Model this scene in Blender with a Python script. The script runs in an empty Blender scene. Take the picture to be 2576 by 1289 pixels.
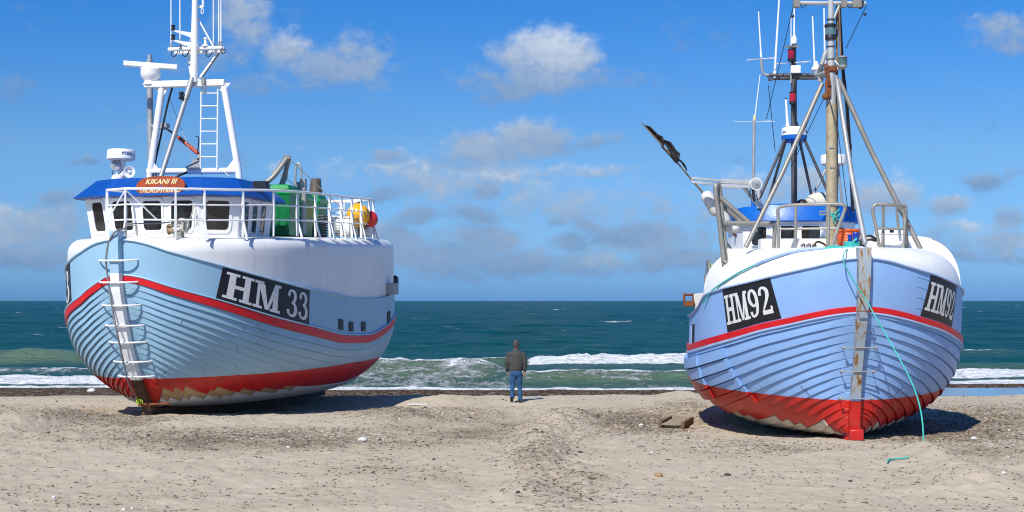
import bpy, bmesh, math, random
import numpy as np
from mathutils import Vector, Matrix, noise as mnoise
random.seed(7); RNG = np.random.default_rng(11)
SC = bpy.context.scene
COL = SC.collection
PI = math.pi
# ------------------------------------------------------------------ camera constants (photo read at 2576 px wide)
FOC, U0, V0, HC = 3500.0, 1288.0, 757.0, 2.45
def ground_pt(u, v, z=0.0):
    k = (z - HC) / (-(v - V0) / FOC)
    return Vector(((u - U0) / FOC * k, k, z))
def at(u, v, d):
    return Vector(((u - U0) / FOC * d, d, HC - (v - V0) / FOC * d))
# ------------------------------------------------------------------ materials
def new_mat(name):
    m = bpy.data.materials.new(name); m.use_nodes = True
    nt = m.node_tree
    return m, nt, nt.nodes['Principled BSDF']
def nd(nt, typ, **kw):
    n = nt.nodes.new(typ)
    for k, v in kw.items():
        if k.startswith('i_'):
            key = k[2:]
            key = int(key) if key.isdigit() else key.replace('_', ' ')
            n.inputs[key].default_value = v
        else: setattr(n, k, v)
    return n
def lk(nt, a, b): nt.links.new(a, b)
def ramp(nt, fac, stops):
    r = nt.nodes.new('ShaderNodeValToRGB'); e = r.color_ramp.elements
    while len(e) < len(stops): e.new(0.5)
    for el, (p, c) in zip(e, stops):
        el.position = p; el.color = c if len(c) == 4 else (*c, 1)
    lk(nt, fac, r.inputs[0]); return r.outputs[0]
def mixc(nt, fac, a, b, blend='MIX'):
    m = nt.nodes.new('ShaderNodeMix'); m.data_type = 'RGBA'; m.blend_type = blend; m.clamp_result = False
    for sock, val in ((m.inputs[0], fac), (m.inputs[6], a), (m.inputs[7], b)):
        if hasattr(val, 'is_linked'): lk(nt, val, sock)
        elif isinstance(val, (int, float)): sock.default_value = val
        else: sock.default_value = (*val[:3], 1)
    return m.outputs[2]
def mth(nt, op, a, b=None, c=None, clamp=False):
    m = nt.nodes.new('ShaderNodeMath'); m.operation = op; m.use_clamp = clamp
    for i, val in enumerate((a, b, c)):
        if val is None: continue
        if hasattr(val, 'is_linked'): lk(nt, val, m.inputs[i])
        else: m.inputs[i].default_value = val
    return m.outputs[0]
def ntex(nt, vec, scale, detail=4, rough=0.55, dist=0.0, stretch=None):
    if stretch is not None:
        mp = nd(nt, 'ShaderNodeMapping'); mp.inputs['Scale'].default_value = stretch
        lk(nt, vec, mp.inputs[0]); vec = mp.outputs[0]
    n = nd(nt, 'ShaderNodeTexNoise'); n.inputs['Scale'].default_value = scale; n.inputs['Detail'].default_value = detail
    n.inputs['Roughness'].default_value = rough; n.inputs['Distortion'].default_value = dist
    lk(nt, vec, n.inputs['Vector']); return n.outputs[0]
def bump(nt, b, h, strength=0.3, dist=0.02):
    n = nd(nt, 'ShaderNodeBump'); n.inputs['Strength'].default_value = strength; n.inputs['Distance'].default_value = dist
    lk(nt, h, n.inputs['Height']); lk(nt, n.outputs[0], b.inputs['Normal'])
def paint(name, col, rough=0.4, metal=0.0, var=0.10, dirt=0.0, dirtcol=(0.16, 0.11, 0.07), scale=3.0, bmp=0.05, streak=0.0, spec=0.5, fine=40.):
    m, nt, b = new_mat(name)
    tc = nd(nt, 'ShaderNodeTexCoord').outputs['Object']
    n1 = ntex(nt, tc, scale, 5)
    lo = tuple(max(0, c * (1 - var)) for c in col); hi = tuple(min(1, c * (1 + var)) for c in col)
    c = ramp(nt, n1, [(0.3, lo), (0.7, hi)])
    if dirt > 0:
        n2 = ntex(nt, tc, scale * 2.3, 8, 0.7)
        f = ramp(nt, n2, [(0.62 - 0.25 * dirt, (0, 0, 0)), (0.78 - 0.1 * dirt, (1, 1, 1))])
        c = mixc(nt, mth(nt, 'MULTIPLY', f, min(1, 0.35 + dirt)), c, dirtcol)
    if streak > 0:
        n3 = ntex(nt, tc, 3.0, 5, 0.6, stretch=(2.6, 2.6, 0.22))
        f = ramp(nt, n3, [(0.54, (0, 0, 0)), (0.8, (1, 1, 1))])
        c = mixc(nt, mth(nt, 'MULTIPLY', f, streak), c, dirtcol)
    lk(nt, c, b.inputs['Base Color'])
    r = mth(nt, 'MULTIPLY_ADD', n1, 0.25, rough - 0.12, clamp=True); lk(nt, r, b.inputs['Roughness'])
    b.inputs['Metallic'].default_value = metal; b.inputs['Specular IOR Level'].default_value = spec
    if bmp > 0: bump(nt, b, ntex(nt, tc, fine, 4), bmp, 0.01)
    return m
M = {}
M['white'] = paint('white_paint', (0.84, 0.84, 0.83), 0.35, var=0.04, dirt=0.05, dirtcol=(0.5, 0.46, 0.4))
M['shell'] = paint('white_shell_paint', (0.82, 0.81, 0.79), 0.38, var=0.05, streak=0.42, dirtcol=(0.50, 0.44, 0.38), scale=1.2)
M['whaleback'] = paint('white_foredeck_paint', (0.86, 0.86, 0.85), 0.4, var=0.035, streak=0.10, dirtcol=(0.5, 0.47, 0.42), scale=1.5)
M['white_dirty'] = paint('grubby_white', (0.66, 0.65, 0.60), 0.5, var=0.08, dirt=0.25, dirtcol=(0.3, 0.26, 0.2))
M['stripe'] = paint('red_stripe', (0.62, 0.006, 0.012), 0.4, var=0.12)
M['black'] = paint('black_plate', (0.010, 0.010, 0.013), 0.45, var=0.2)
M['letter'] = paint('letter_white', (0.72, 0.72, 0.70), 0.5, var=0.05, dirt=0.05)
M['trimA'] = paint('pale_blue_trim', (0.34, 0.53, 0.68), 0.45, dirt=0.05)
M['trimB'] = paint('violet_blue_trim', (0.34, 0.47, 0.72), 0.5, dirt=0.12)
M['roof'] = paint('royal_blue', (0.004, 0.072, 0.34), 0.35, var=0.08)
M['roofB'] = paint('bright_blue', (0.004, 0.12, 0.50), 0.38, var=0.08, bmp=0.35, fine=9.)
M['steel'] = paint('galvanised_steel', (0.38, 0.385, 0.38), 0.5, 0.35, var=0.12, dirt=0.1, dirtcol=(0.25, 0.22, 0.18))
M['rail'] = paint('dull_stainless', (0.30, 0.285, 0.25), 0.48, 0.35, var=0.15, dirt=0.2, dirtcol=(0.2, 0.15, 0.1))
M['mastB'] = paint('stained_mast', (0.42, 0.35, 0.22), 0.55, 0.15, var=0.2, dirt=0.35, dirtcol=(0.2, 0.11, 0.04), scale=4)
M['mastlight'] = paint('pale_mast', (0.44, 0.45, 0.44), 0.5, 0.2, var=0.12, dirt=0.2, dirtcol=(0.25, 0.2, 0.14))
M['dark'] = paint('dark_metal', (0.025, 0.026, 0.03), 0.5, 0.3, var=0.3)
M['darkmast'] = paint('grey_black_mast', (0.09, 0.09, 0.10), 0.5, 0.3, var=0.3, dirt=0.2, dirtcol=(0.25, 0.25, 0.26))
M['rust'] = paint('rust', (0.20, 0.065, 0.022), 0.85, var=0.4, dirt=0.3, dirtcol=(0.06, 0.025, 0.012), scale=12, bmp=0.6)
M['rubber'] = paint('black_rubber', (0.012, 0.012, 0.014), 0.55, var=0.3)
M['keel'] = paint('dark_keel_wood', (0.085, 0.045, 0.025), 0.8, var=0.35, dirt=0.4, dirtcol=(0.22, 0.15, 0.09), scale=6, bmp=0.4)
M['bare'] = paint('bare_wood', (0.40, 0.28, 0.16), 0.75, var=0.2, dirt=0.15, dirtcol=(0.2, 0.12, 0.06), scale=5, bmp=0.2)
M['sheath'] = paint('white_sheathing', (0.62, 0.63, 0.64), 0.55, var=0.06, dirt=0.15, dirtcol=(0.4, 0.36, 0.3))
M['cream'] = paint('worn_cream_planks', (0.55, 0.51, 0.42), 0.7, var=0.12, dirt=0.45, dirtcol=(0.2, 0.14, 0.08), scale=5, bmp=0.3)
M['sign'] = paint('varnished_wood', (0.30, 0.040, 0.003), 0.5, var=0.25, scale=6, spec=0.2)
M['gold'] = paint('gold_letters', (0.80, 0.66, 0.30), 0.4, var=0.1)
M['logo'] = paint('blue_letters', (0.01, 0.05, 0.28), 0.5)
M['green'] = paint('green_plastic', (0.004, 0.17, 0.045), 0.35, var=0.15)
M['green_lid'] = paint('bright_green_plastic', (0.006, 0.30, 0.07), 0.35, var=0.1)
M['yellow'] = paint('yellow_buoy', (0.85, 0.42, 0.008), 0.3, var=0.05)
M['redbuoy'] = paint('red_buoy', (0.62, 0.03, 0.03), 0.35, var=0.1)
M['orange'] = paint('orange_plastic', (0.78, 0.13, 0.022), 0.45, var=0.1)
M['blue_steel'] = paint('blue_bollard', (0.006, 0.05, 0.36), 0.35, var=0.12)
M['teal'] = paint('teal_rope', (0.05, 0.44, 0.38), 0.8, var=0.15, bmp=0.4, fine=120)
M['greyrope'] = paint('grey_rope', (0.20, 0.20, 0.20), 0.85, var=0.25, bmp=0.4)
M['palerope'] = paint('pale_rope', (0.55, 0.52, 0.45), 0.9, var=0.2, bmp=0.5)
M['greenrope'] = paint('green_net_line', (0.22, 0.42, 0.16), 0.85, var=0.15, bmp=0.5)
M['redcyl'] = paint('red_oxide', (0.42, 0.06, 0.025), 0.45, var=0.2)
M['exhaust'] = paint('brown_exhaust', (0.16, 0.115, 0.085), 0.5, 0.3, var=0.3, dirt=0.2)
M['tarp'] = paint('cream_canvas', (0.62, 0.57, 0.47), 0.8, var=0.1, dirt=0.1)
M['flag'] = paint('black_rag', (0.018, 0.018, 0.022), 0.9, var=0.4)
M['bamboo'] = paint('weathered_pole', (0.22, 0.15, 0.09), 0.75, var=0.3, dirt=0.2)
M['pallet'] = paint('weathered_slats', (0.27, 0.23, 0.15), 0.85, var=0.25, dirt=0.2, scale=8, bmp=0.4)
M['pallet_dark'] = paint('brown_beam', (0.15, 0.085, 0.045), 0.85, var=0.3, scale=8, bmp=0.4)
M['antenna'] = paint('white_fibreglass', (0.82, 0.83, 0.84), 0.4, var=0.02)
M['skin'] = paint('skin', (0.50, 0.25, 0.17), 0.55, var=0.1)
M['hair'] = paint('grey_hair', (0.060, 0.057, 0.056), 0.7, var=0.55, scale=60, bmp=0.8)
M['jacket'] = paint('dark_grey_fleece', (0.062, 0.064, 0.062), 0.95, var=0.2, scale=14, bmp=0.3, spec=0.2)
M['jeans'] = paint('blue_denim', (0.026, 0.085, 0.19), 0.9, var=0.3, scale=9, bmp=0.2, spec=0.2)
M['shoe'] = paint('black_leather', (0.014, 0.013, 0.013), 0.45, var=0.3)
M['paleseal'] = paint('window_seal', (0.70, 0.72, 0.73), 0.4, var=0.03)
def glassy(name, col, rough=0.05, trans=0.0):
    m, nt, b = new_mat(name)
    tc = nd(nt, 'ShaderNodeTexCoord').outputs['Object']
    n = ntex(nt, tc, 2.3, 3)
    lk(nt, ramp(nt, n, [(0.35, tuple(c * 0.6 for c in col)), (0.65, tuple(c * 1.5 for c in col))]), b.inputs['Base Color'])
    b.inputs['Roughness'].default_value = rough; b.inputs['Transmission Weight'].default_value = trans
    b.inputs['Specular IOR Level'].default_value = 0.6
    return m
M['glass'] = glassy('dark_glass', (0.022, 0.021, 0.020))
M['glass_light'] = glassy('lamp_lens', (0.45, 0.47, 0.48), 0.08)
M['lamp_green'] = glassy('greenish_lamp_glass', (0.10, 0.17, 0.16), 0.15)
M['lamp_red'] = glassy('red_lamp_glass', (0.30, 0.008, 0.02), 0.15)
def hull_mat(name, blue, red, a, b_, stain):
    m, nt, b = new_mat(name)
    tc = nd(nt, 'ShaderNodeTexCoord').outputs['Object']
    xyz = nd(nt, 'ShaderNodeSeparateXYZ'); lk(nt, tc, xyz.inputs[0])
    lev = mth(nt, 'MULTIPLY_ADD', xyz.outputs[1], b_, a)
    d = mth(nt, 'SUBTRACT', xyz.outputs[2], lev)
    fac = mth(nt, 'MULTIPLY_ADD', d, 120.0, 0.5, clamp=True)
    n1 = ntex(nt, tc, 1.1, 6, 0.6)
    cb = ramp(nt, n1, [(0.3, tuple(c * 0.93 for c in blue)), (0.7, tuple(min(1, c * 1.06) for c in blue))])
    pale = ntex(nt, tc, 2.2, 7, 0.65, stretch=(1, 1, 1.8))
    cb = mixc(nt, ramp(nt, pale, [(0.58, (0, 0, 0)), (0.75, (0.35,) * 3)]), cb, tuple(min(1, c * 1.25 + 0.08) for c in blue))
    run, gir = (nd(nt, 'ShaderNodeAttribute', attribute_name=a_).outputs['Fac'] for a_ in ('run', 'girth'))
    k = mth(nt, 'FLOOR', gir); wn1 = nd(nt, 'ShaderNodeTexWhiteNoise', noise_dimensions='1D'); lk(nt, k, wn1.inputs['W'])
    pos = mth(nt, 'ADD', run, mth(nt, 'MULTIPLY', wn1.outputs['Value'], 9.0)); cell = mth(nt, 'FLOOR', mth(nt, 'DIVIDE', pos, 3.1)); fr_ = mth(nt, 'SUBTRACT', pos, mth(nt, 'MULTIPLY', cell, 3.1))
    wn2 = nd(nt, 'ShaderNodeTexWhiteNoise', noise_dimensions='2D'); cx_ = nd(nt, 'ShaderNodeCombineXYZ'); lk(nt, k, cx_.inputs[0]); lk(nt, cell, cx_.inputs[1]); lk(nt, cx_.outputs[0], wn2.inputs['Vector'])
    plank = wn2.outputs['Value']; cb = mixc(nt, mth(nt, 'MULTIPLY', plank, .22), cb, tuple(c_ * .72 for c_ in blue)); cb = mixc(nt, mth(nt, 'MULTIPLY', mth(nt, 'GREATER_THAN', plank, .86), .25), cb, tuple(min(1, c_ * 1.2 + .05) for c_ in blue))
    seam = mth(nt, 'MULTIPLY', mth(nt, 'LESS_THAN', fr_, .020), mth(nt, 'LESS_THAN', mth(nt, 'FRACT', gir), mth(nt, 'MULTIPLY_ADD', plank, .9, .2)))
    nail = mth(nt, 'MULTIPLY', mth(nt, 'LESS_THAN', mth(nt, 'ABSOLUTE', mth(nt, 'SUBTRACT', mth(nt, 'FRACT', mth(nt, 'DIVIDE', run, .21)), .5)), .055), mth(nt, 'LESS_THAN', mth(nt, 'ABSOLUTE', mth(nt, 'SUBTRACT', mth(nt, 'FRACT', gir), .14)), .06))
    cr = ramp(nt, ntex(nt, tc, 2.0, 6, 0.65), [(0.3, tuple(c * 0.78 for c in red)), (0.7, tuple(min(1, c * 1.25) for c in red))])
    fade = mth(nt, 'MULTIPLY', ramp(nt, pale, [(0.5, (0, 0, 0)), (0.75, (1, 1, 1))]), 0.20)
    cr = mixc(nt, fade, cr, (0.45, 0.13, 0.10))
    c = mixc(nt, fac, cr, cb)
    st = ntex(nt, tc, 9.0, 5, 0.6, stretch=(2.2, 2.2, 0.42))
    msk = ntex(nt, tc, 1.3, 3)
    f = mth(nt, 'MULTIPLY', ramp(nt, st, [(0.63, (0, 0, 0)), (0.69, (1, 1, 1))]), ramp(nt, msk, [(0.45, (0, 0, 0)), (0.6, (1, 1, 1))]))
    c = mixc(nt, mth(nt, 'MULTIPLY', f, stain), c, (0.12, 0.07, 0.045))
    sp = ntex(nt, tc, 34.0, 2, 0.5)
    c = mixc(nt, mth(nt, 'MULTIPLY', ramp(nt, sp, [(0.72, (0, 0, 0)), (0.76, (1, 1, 1))]), 0.4 * stain), c, (0.05, 0.05, 0.06))
    c = mixc(nt, mth(nt, 'MULTIPLY', seam, .62), c, (.06, .07, .09)); c = mixc(nt, mth(nt, 'MULTIPLY', nail, .22), c, (.10, .12, .16))
    lk(nt, c, b.inputs['Base Color']); b.inputs['Roughness'].default_value = 0.42
    h = mth(nt, 'ADD', ntex(nt, tc, 7.0, 5), mth(nt, 'MULTIPLY', ntex(nt, tc, 60.0, 3), 0.25))
    bump(nt, b, h, 0.22, 0.02)
    return m
M['hullA'] = hull_mat('pale_blue_hull', (0.275, 0.465, 0.61), (0.50, 0.008, 0.006), 0.645, 0.013, 0.8)
M['hullB'] = hull_mat('violet_blue_hull', (0.25, 0.43, 0.74), (0.47, 0.012, 0.008), 0.57, 0.055, 0.4)
M['bulwA'] = paint('pale_blue_bulwark', (0.29, 0.49, 0.64), 0.42, var=0.05, scale=0.9, streak=0.12, dirtcol=(0.3, 0.42, 0.55))
M['bulwB'] = paint('violet_blue_bulwark', (0.255, 0.435, 0.75), 0.42, var=0.05, scale=1.4, dirt=0.03, bmp=0.15, fine=9, streak=0.08, dirtcol=(0.4, 0.5, 0.7))
def rusty_stem():
    m, nt, b = new_mat('rusty_blue_stem')
    tc = nd(nt, 'ShaderNodeTexCoord').outputs['Object']
    n = ntex(nt, tc, 4.0, 8, 0.7, stretch=(2.2, 2.2, 0.5))
    c = ramp(nt, n, [(0.42, (0.30, 0.38, 0.47)), (0.53, (0.36, 0.38, 0.37)), (0.57, (0.33, 0.19, 0.07)), (0.66, (0.14, 0.055, 0.02))])
    lk(nt, c, b.inputs['Base Color']); b.inputs['Roughness'].default_value = 0.7
    bump(nt, b, n, 0.6, 0.02); return m
M['rusty_stem'] = rusty_stem()
# ------------------------------------------------------------------ mesh builder
def frame_of(d):
    d = Vector(d).normalized(); a = Vector((0, 0, 1)) if abs(d.z) < 0.9 else Vector((1, 0, 0))
    u = d.cross(a).normalized(); return u, d.cross(u).normalized(), d
class MB:
    def __init__(s): s.v = []; s.f = []; s.m = []
    def add(s, vs, fs, mi=0):
        o = len(s.v); s.v += [tuple(v) for v in vs]
        s.f += [tuple(i + o for i in f) for f in fs]; s.m += [mi] * len(fs); return s
    def tube(s, p, q, r, r2=None, n=8, mi=0): return s.path([p, q], [r, r if r2 is None else r2], n, mi)
    def path(s, pts, r, n=8, mi=0, closed=False):
        pts = [Vector(p) for p in pts]; k = len(pts)
        rs = list(r) if hasattr(r, '__len__') else [r] * k
        vs = []; pu = None
        for i, p in enumerate(pts):
            if closed: d = (pts[(i + 1) % k] - pts[i - 1])
            else: d = pts[min(i + 1, k - 1)] - pts[max(i - 1, 0)]
            if d.length < 1e-9: d = Vector((0, 0, 1))
            d.normalize()
            if pu is None: u, w, _ = frame_of(d)
            else:
                u = pu - d * pu.dot(d)
                u = u.normalized() if u.length > 1e-6 else frame_of(d)[0]
                w = d.cross(u)
            pu = u
            for j in range(n):
                a = 2 * PI * j / n; vs.append(p + (u * math.cos(a) + w * math.sin(a)) * rs[i])
        fs = []
        for i in range(k if closed else k - 1):
            i2 = (i + 1) % k
            for j in range(n): fs.append((i * n + j, i * n + (j + 1) % n, i2 * n + (j + 1) % n, i2 * n + j))
        if not closed: fs += [tuple(range(n))[::-1], tuple((k - 1) * n + j for j in range(n))]
        return s.add(vs, fs, mi)
    def box(s, c, size, ax=None, mi=0, taper=1.0):
        c = Vector(c); X, Y, Z = ax if ax else (Vector((1, 0, 0)), Vector((0, 1, 0)), Vector((0, 0, 1)))
        X, Y, Z = Vector(X), Vector(Y), Vector(Z); hx, hy, hz = size[0] / 2, size[1] / 2, size[2] / 2
        vs = []
        for k in (-1, 1):
            t = 1 if k < 0 else taper
            for (i, j) in ((-1, -1), (1, -1), (1, 1), (-1, 1)): vs.append(c + X * i * hx * t + Y * j * hy * t + Z * k * hz)
        return s.add(vs, [(3, 2, 1, 0), (4, 5, 6, 7), (0, 1, 5, 4), (1, 2, 6, 5), (2, 3, 7, 6), (3, 0, 4, 7)], mi)
    def bar(s, p, q, w, h, up=(0, 0, 1), mi=0):
        p, q = Vector(p), Vector(q); d = q - p; L = d.length; d.normalize()
        up = Vector(up); x = d.cross(up)
        if x.length < 1e-4: x = d.cross(Vector((0, 1, 0)))
        x.normalize(); z = x.cross(d)
        return s.box((p + q) / 2, (w, L, h), (x, d, z), mi)
    def lathe(s, o, axis, prof, n=20, mi=0):
        o = Vector(o); u, w, d = frame_of(axis); vs = []; k = len(prof)
        for (r, h) in prof:
            for j in range(n):
                a = 2 * PI * j / n; vs.append(o + d * h + (u * math.cos(a) + w * math.sin(a)) * max(r, 1e-4))
        fs = [(i * n + j, i * n + (j + 1) % n, (i + 1) * n + (j + 1) % n, (i + 1) * n + j) for i in range(k - 1) for j in range(n)]
        fs += [tuple(range(n))[::-1], tuple((k - 1) * n + j for j in range(n))]
        return s.add(vs, fs, mi)
    def ball(s, c, r, n=16, mi=0, sc=(1, 1, 1)):
        c = Vector(c); vs = []; m = n // 2
        for i in range(m + 1):
            a = PI * (i + 0.001) / (m + 0.002)
            for j in range(n):
                b = 2 * PI * j / n
                vs.append(c + Vector((r * sc[0] * math.sin(a) * math.cos(b), r * sc[1] * math.sin(a) * math.sin(b), r * sc[2] * math.cos(a))))
        fs = [(i * n + j, (i + 1) * n + j, (i + 1) * n + (j + 1) % n, i * n + (j + 1) % n) for i in range(m) for j in range(n)]
        return s.add(vs, fs, mi)
    def prism(s, poly, ext, mi=0):
        poly = [Vector(p) for p in poly]; e = Vector(ext); n = len(poly)
        return s.add(poly + [p + e for p in poly], [tuple(range(n))[::-1], tuple(range(n, 2 * n))] + [(i, (i + 1) % n, n + (i + 1) % n, n + i) for i in range(n)], mi)
    def loft(s, rings, mi=0, closed=True, caps=True):
        n = len(rings[0]); vs = [p for r in rings for p in r]; fs = []
        for i in range(len(rings) - 1):
            for j in range(n if closed else n - 1): fs.append((i * n + j, i * n + (j + 1) % n, (i + 1) * n + (j + 1) % n, (i + 1) * n + j))
        if caps and closed: fs += [tuple(range(n))[::-1], tuple((len(rings) - 1) * n + j for j in range(n))]
        return s.add(vs, fs, mi)
    def grid(s, G, mi=0, flip=False):
        a, b = len(G), len(G[0]); vs = [p for r in G for p in r]; fs = []
        for i in range(a - 1):
            for j in range(b - 1):
                f = (i * b + j, i * b + j + 1, (i + 1) * b + j + 1, (i + 1) * b + j); fs.append(f[::-1] if flip else f)
        return s.add(vs, fs, mi)
    def build(s, name, mats, parent=None, smooth=40, fix=True, bevel=0.0):
        me = bpy.data.meshes.new(name); me.from_pydata(s.v, [], s.f)
        mats = mats if isinstance(mats, (list, tuple)) else [mats]
        for m in mats: me.materials.append(M[m] if isinstance(m, str) else m)
        me.polygons.foreach_set('material_index', s.m)
        if fix:
            bm = bmesh.new(); bm.from_mesh(me)
            if fix is True: bmesh.ops.remove_doubles(bm, verts=bm.verts, dist=1e-5)
            bmesh.ops.recalc_face_normals(bm, faces=bm.faces); bm.to_mesh(me); bm.free()
        if smooth:
            me.polygons.foreach_set('use_smooth', [True] * len(me.polygons)); me.set_sharp_from_angle(angle=math.radians(smooth))
        me.update(); o = bpy.data.objects.new(name, me); COL.objects.link(o)
        if parent is not None: o.parent = parent
        if bevel:
            md = o.modifiers.new('edge', 'BEVEL'); md.width = bevel; md.segments = 2; md.limit_method = 'ANGLE'; md.angle_limit = math.radians(35)
        return o
def root(name, label, cat, loc, rz=0.0, group=None):
    o = bpy.data.objects.new(name, None); COL.objects.link(o); o.location = loc; o.rotation_euler = (0, 0, rz); o.empty_display_size = 0.2
    return tag(o, label, cat, group)
def tag(o, label=None, cat=None, group=None, kind=None):
    if label: o['label'] = label
    if cat: o['category'] = cat
    if group: o['group'] = group
    if kind: o['kind'] = kind
    return o
def cubic(xs, ys):
    """smooth interpolant through points (Hermite with finite-difference slopes, monotone-limited)"""
    xs = np.array(xs, float); ys = np.array(ys, float)
    d = np.diff(ys) / np.diff(xs); m = np.zeros_like(ys); m[0], m[-1] = d[0], d[-1]
    for i in range(1, len(xs) - 1):
        m[i] = 0 if d[i - 1] * d[i] <= 0 else 2 * d[i - 1] * d[i] / (d[i - 1] + d[i])
    def f(x):
        x = np.clip(x, xs[0], xs[-1]); i = np.clip(np.searchsorted(xs, x) - 1, 0, len(xs) - 2)
        h = xs[i + 1] - xs[i]; t = (x - xs[i]) / h
        return (2*t**3-3*t**2+1)*ys[i] + (t**3-2*t**2+t)*h*m[i] + (-2*t**3+3*t**2)*ys[i+1] + (t**3-t**2)*h*m[i+1]
    return f
def catmull(pts, per=8):
    P = [Vector(p) for p in pts]; P = [P[0] * 2 - P[1]] + P + [P[-1] * 2 - P[-2]]; out = []
    for i in range(1, len(P) - 2):
        for k in range(per):
            t = k / per; a, b, c, d = P[i - 1], P[i], P[i + 1], P[i + 2]
            out.append(0.5 * ((2 * b) + (c - a) * t + (2 * a - 5 * b + 4 * c - d) * t * t + (3 * b - a - 3 * c + d) * t ** 3))
    out.append(P[-2]); return out
def text_mesh(txt, size, shear=0.0, extrude=0.004):
    cu = bpy.data.curves.new('lettering_curve', 'FONT'); cu.body = txt; cu.size = size; cu.shear = shear; cu.extrude = extrude
    cu.align_x = 'CENTER'; cu.align_y = 'CENTER'; cu.offset = size * 0.012
    o = bpy.data.objects.new('lettering', cu); COL.objects.link(o); dg = bpy.context.evaluated_depsgraph_get()
    me = o.evaluated_get(dg).to_mesh(); vs = [tuple(v.co) for v in me.vertices]; fs = [tuple(p.vertices) for p in me.polygons]
    o.evaluated_get(dg).to_mesh_clear(); bpy.data.objects.remove(o); bpy.data.curves.remove(cu)
    return vs, fs
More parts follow.
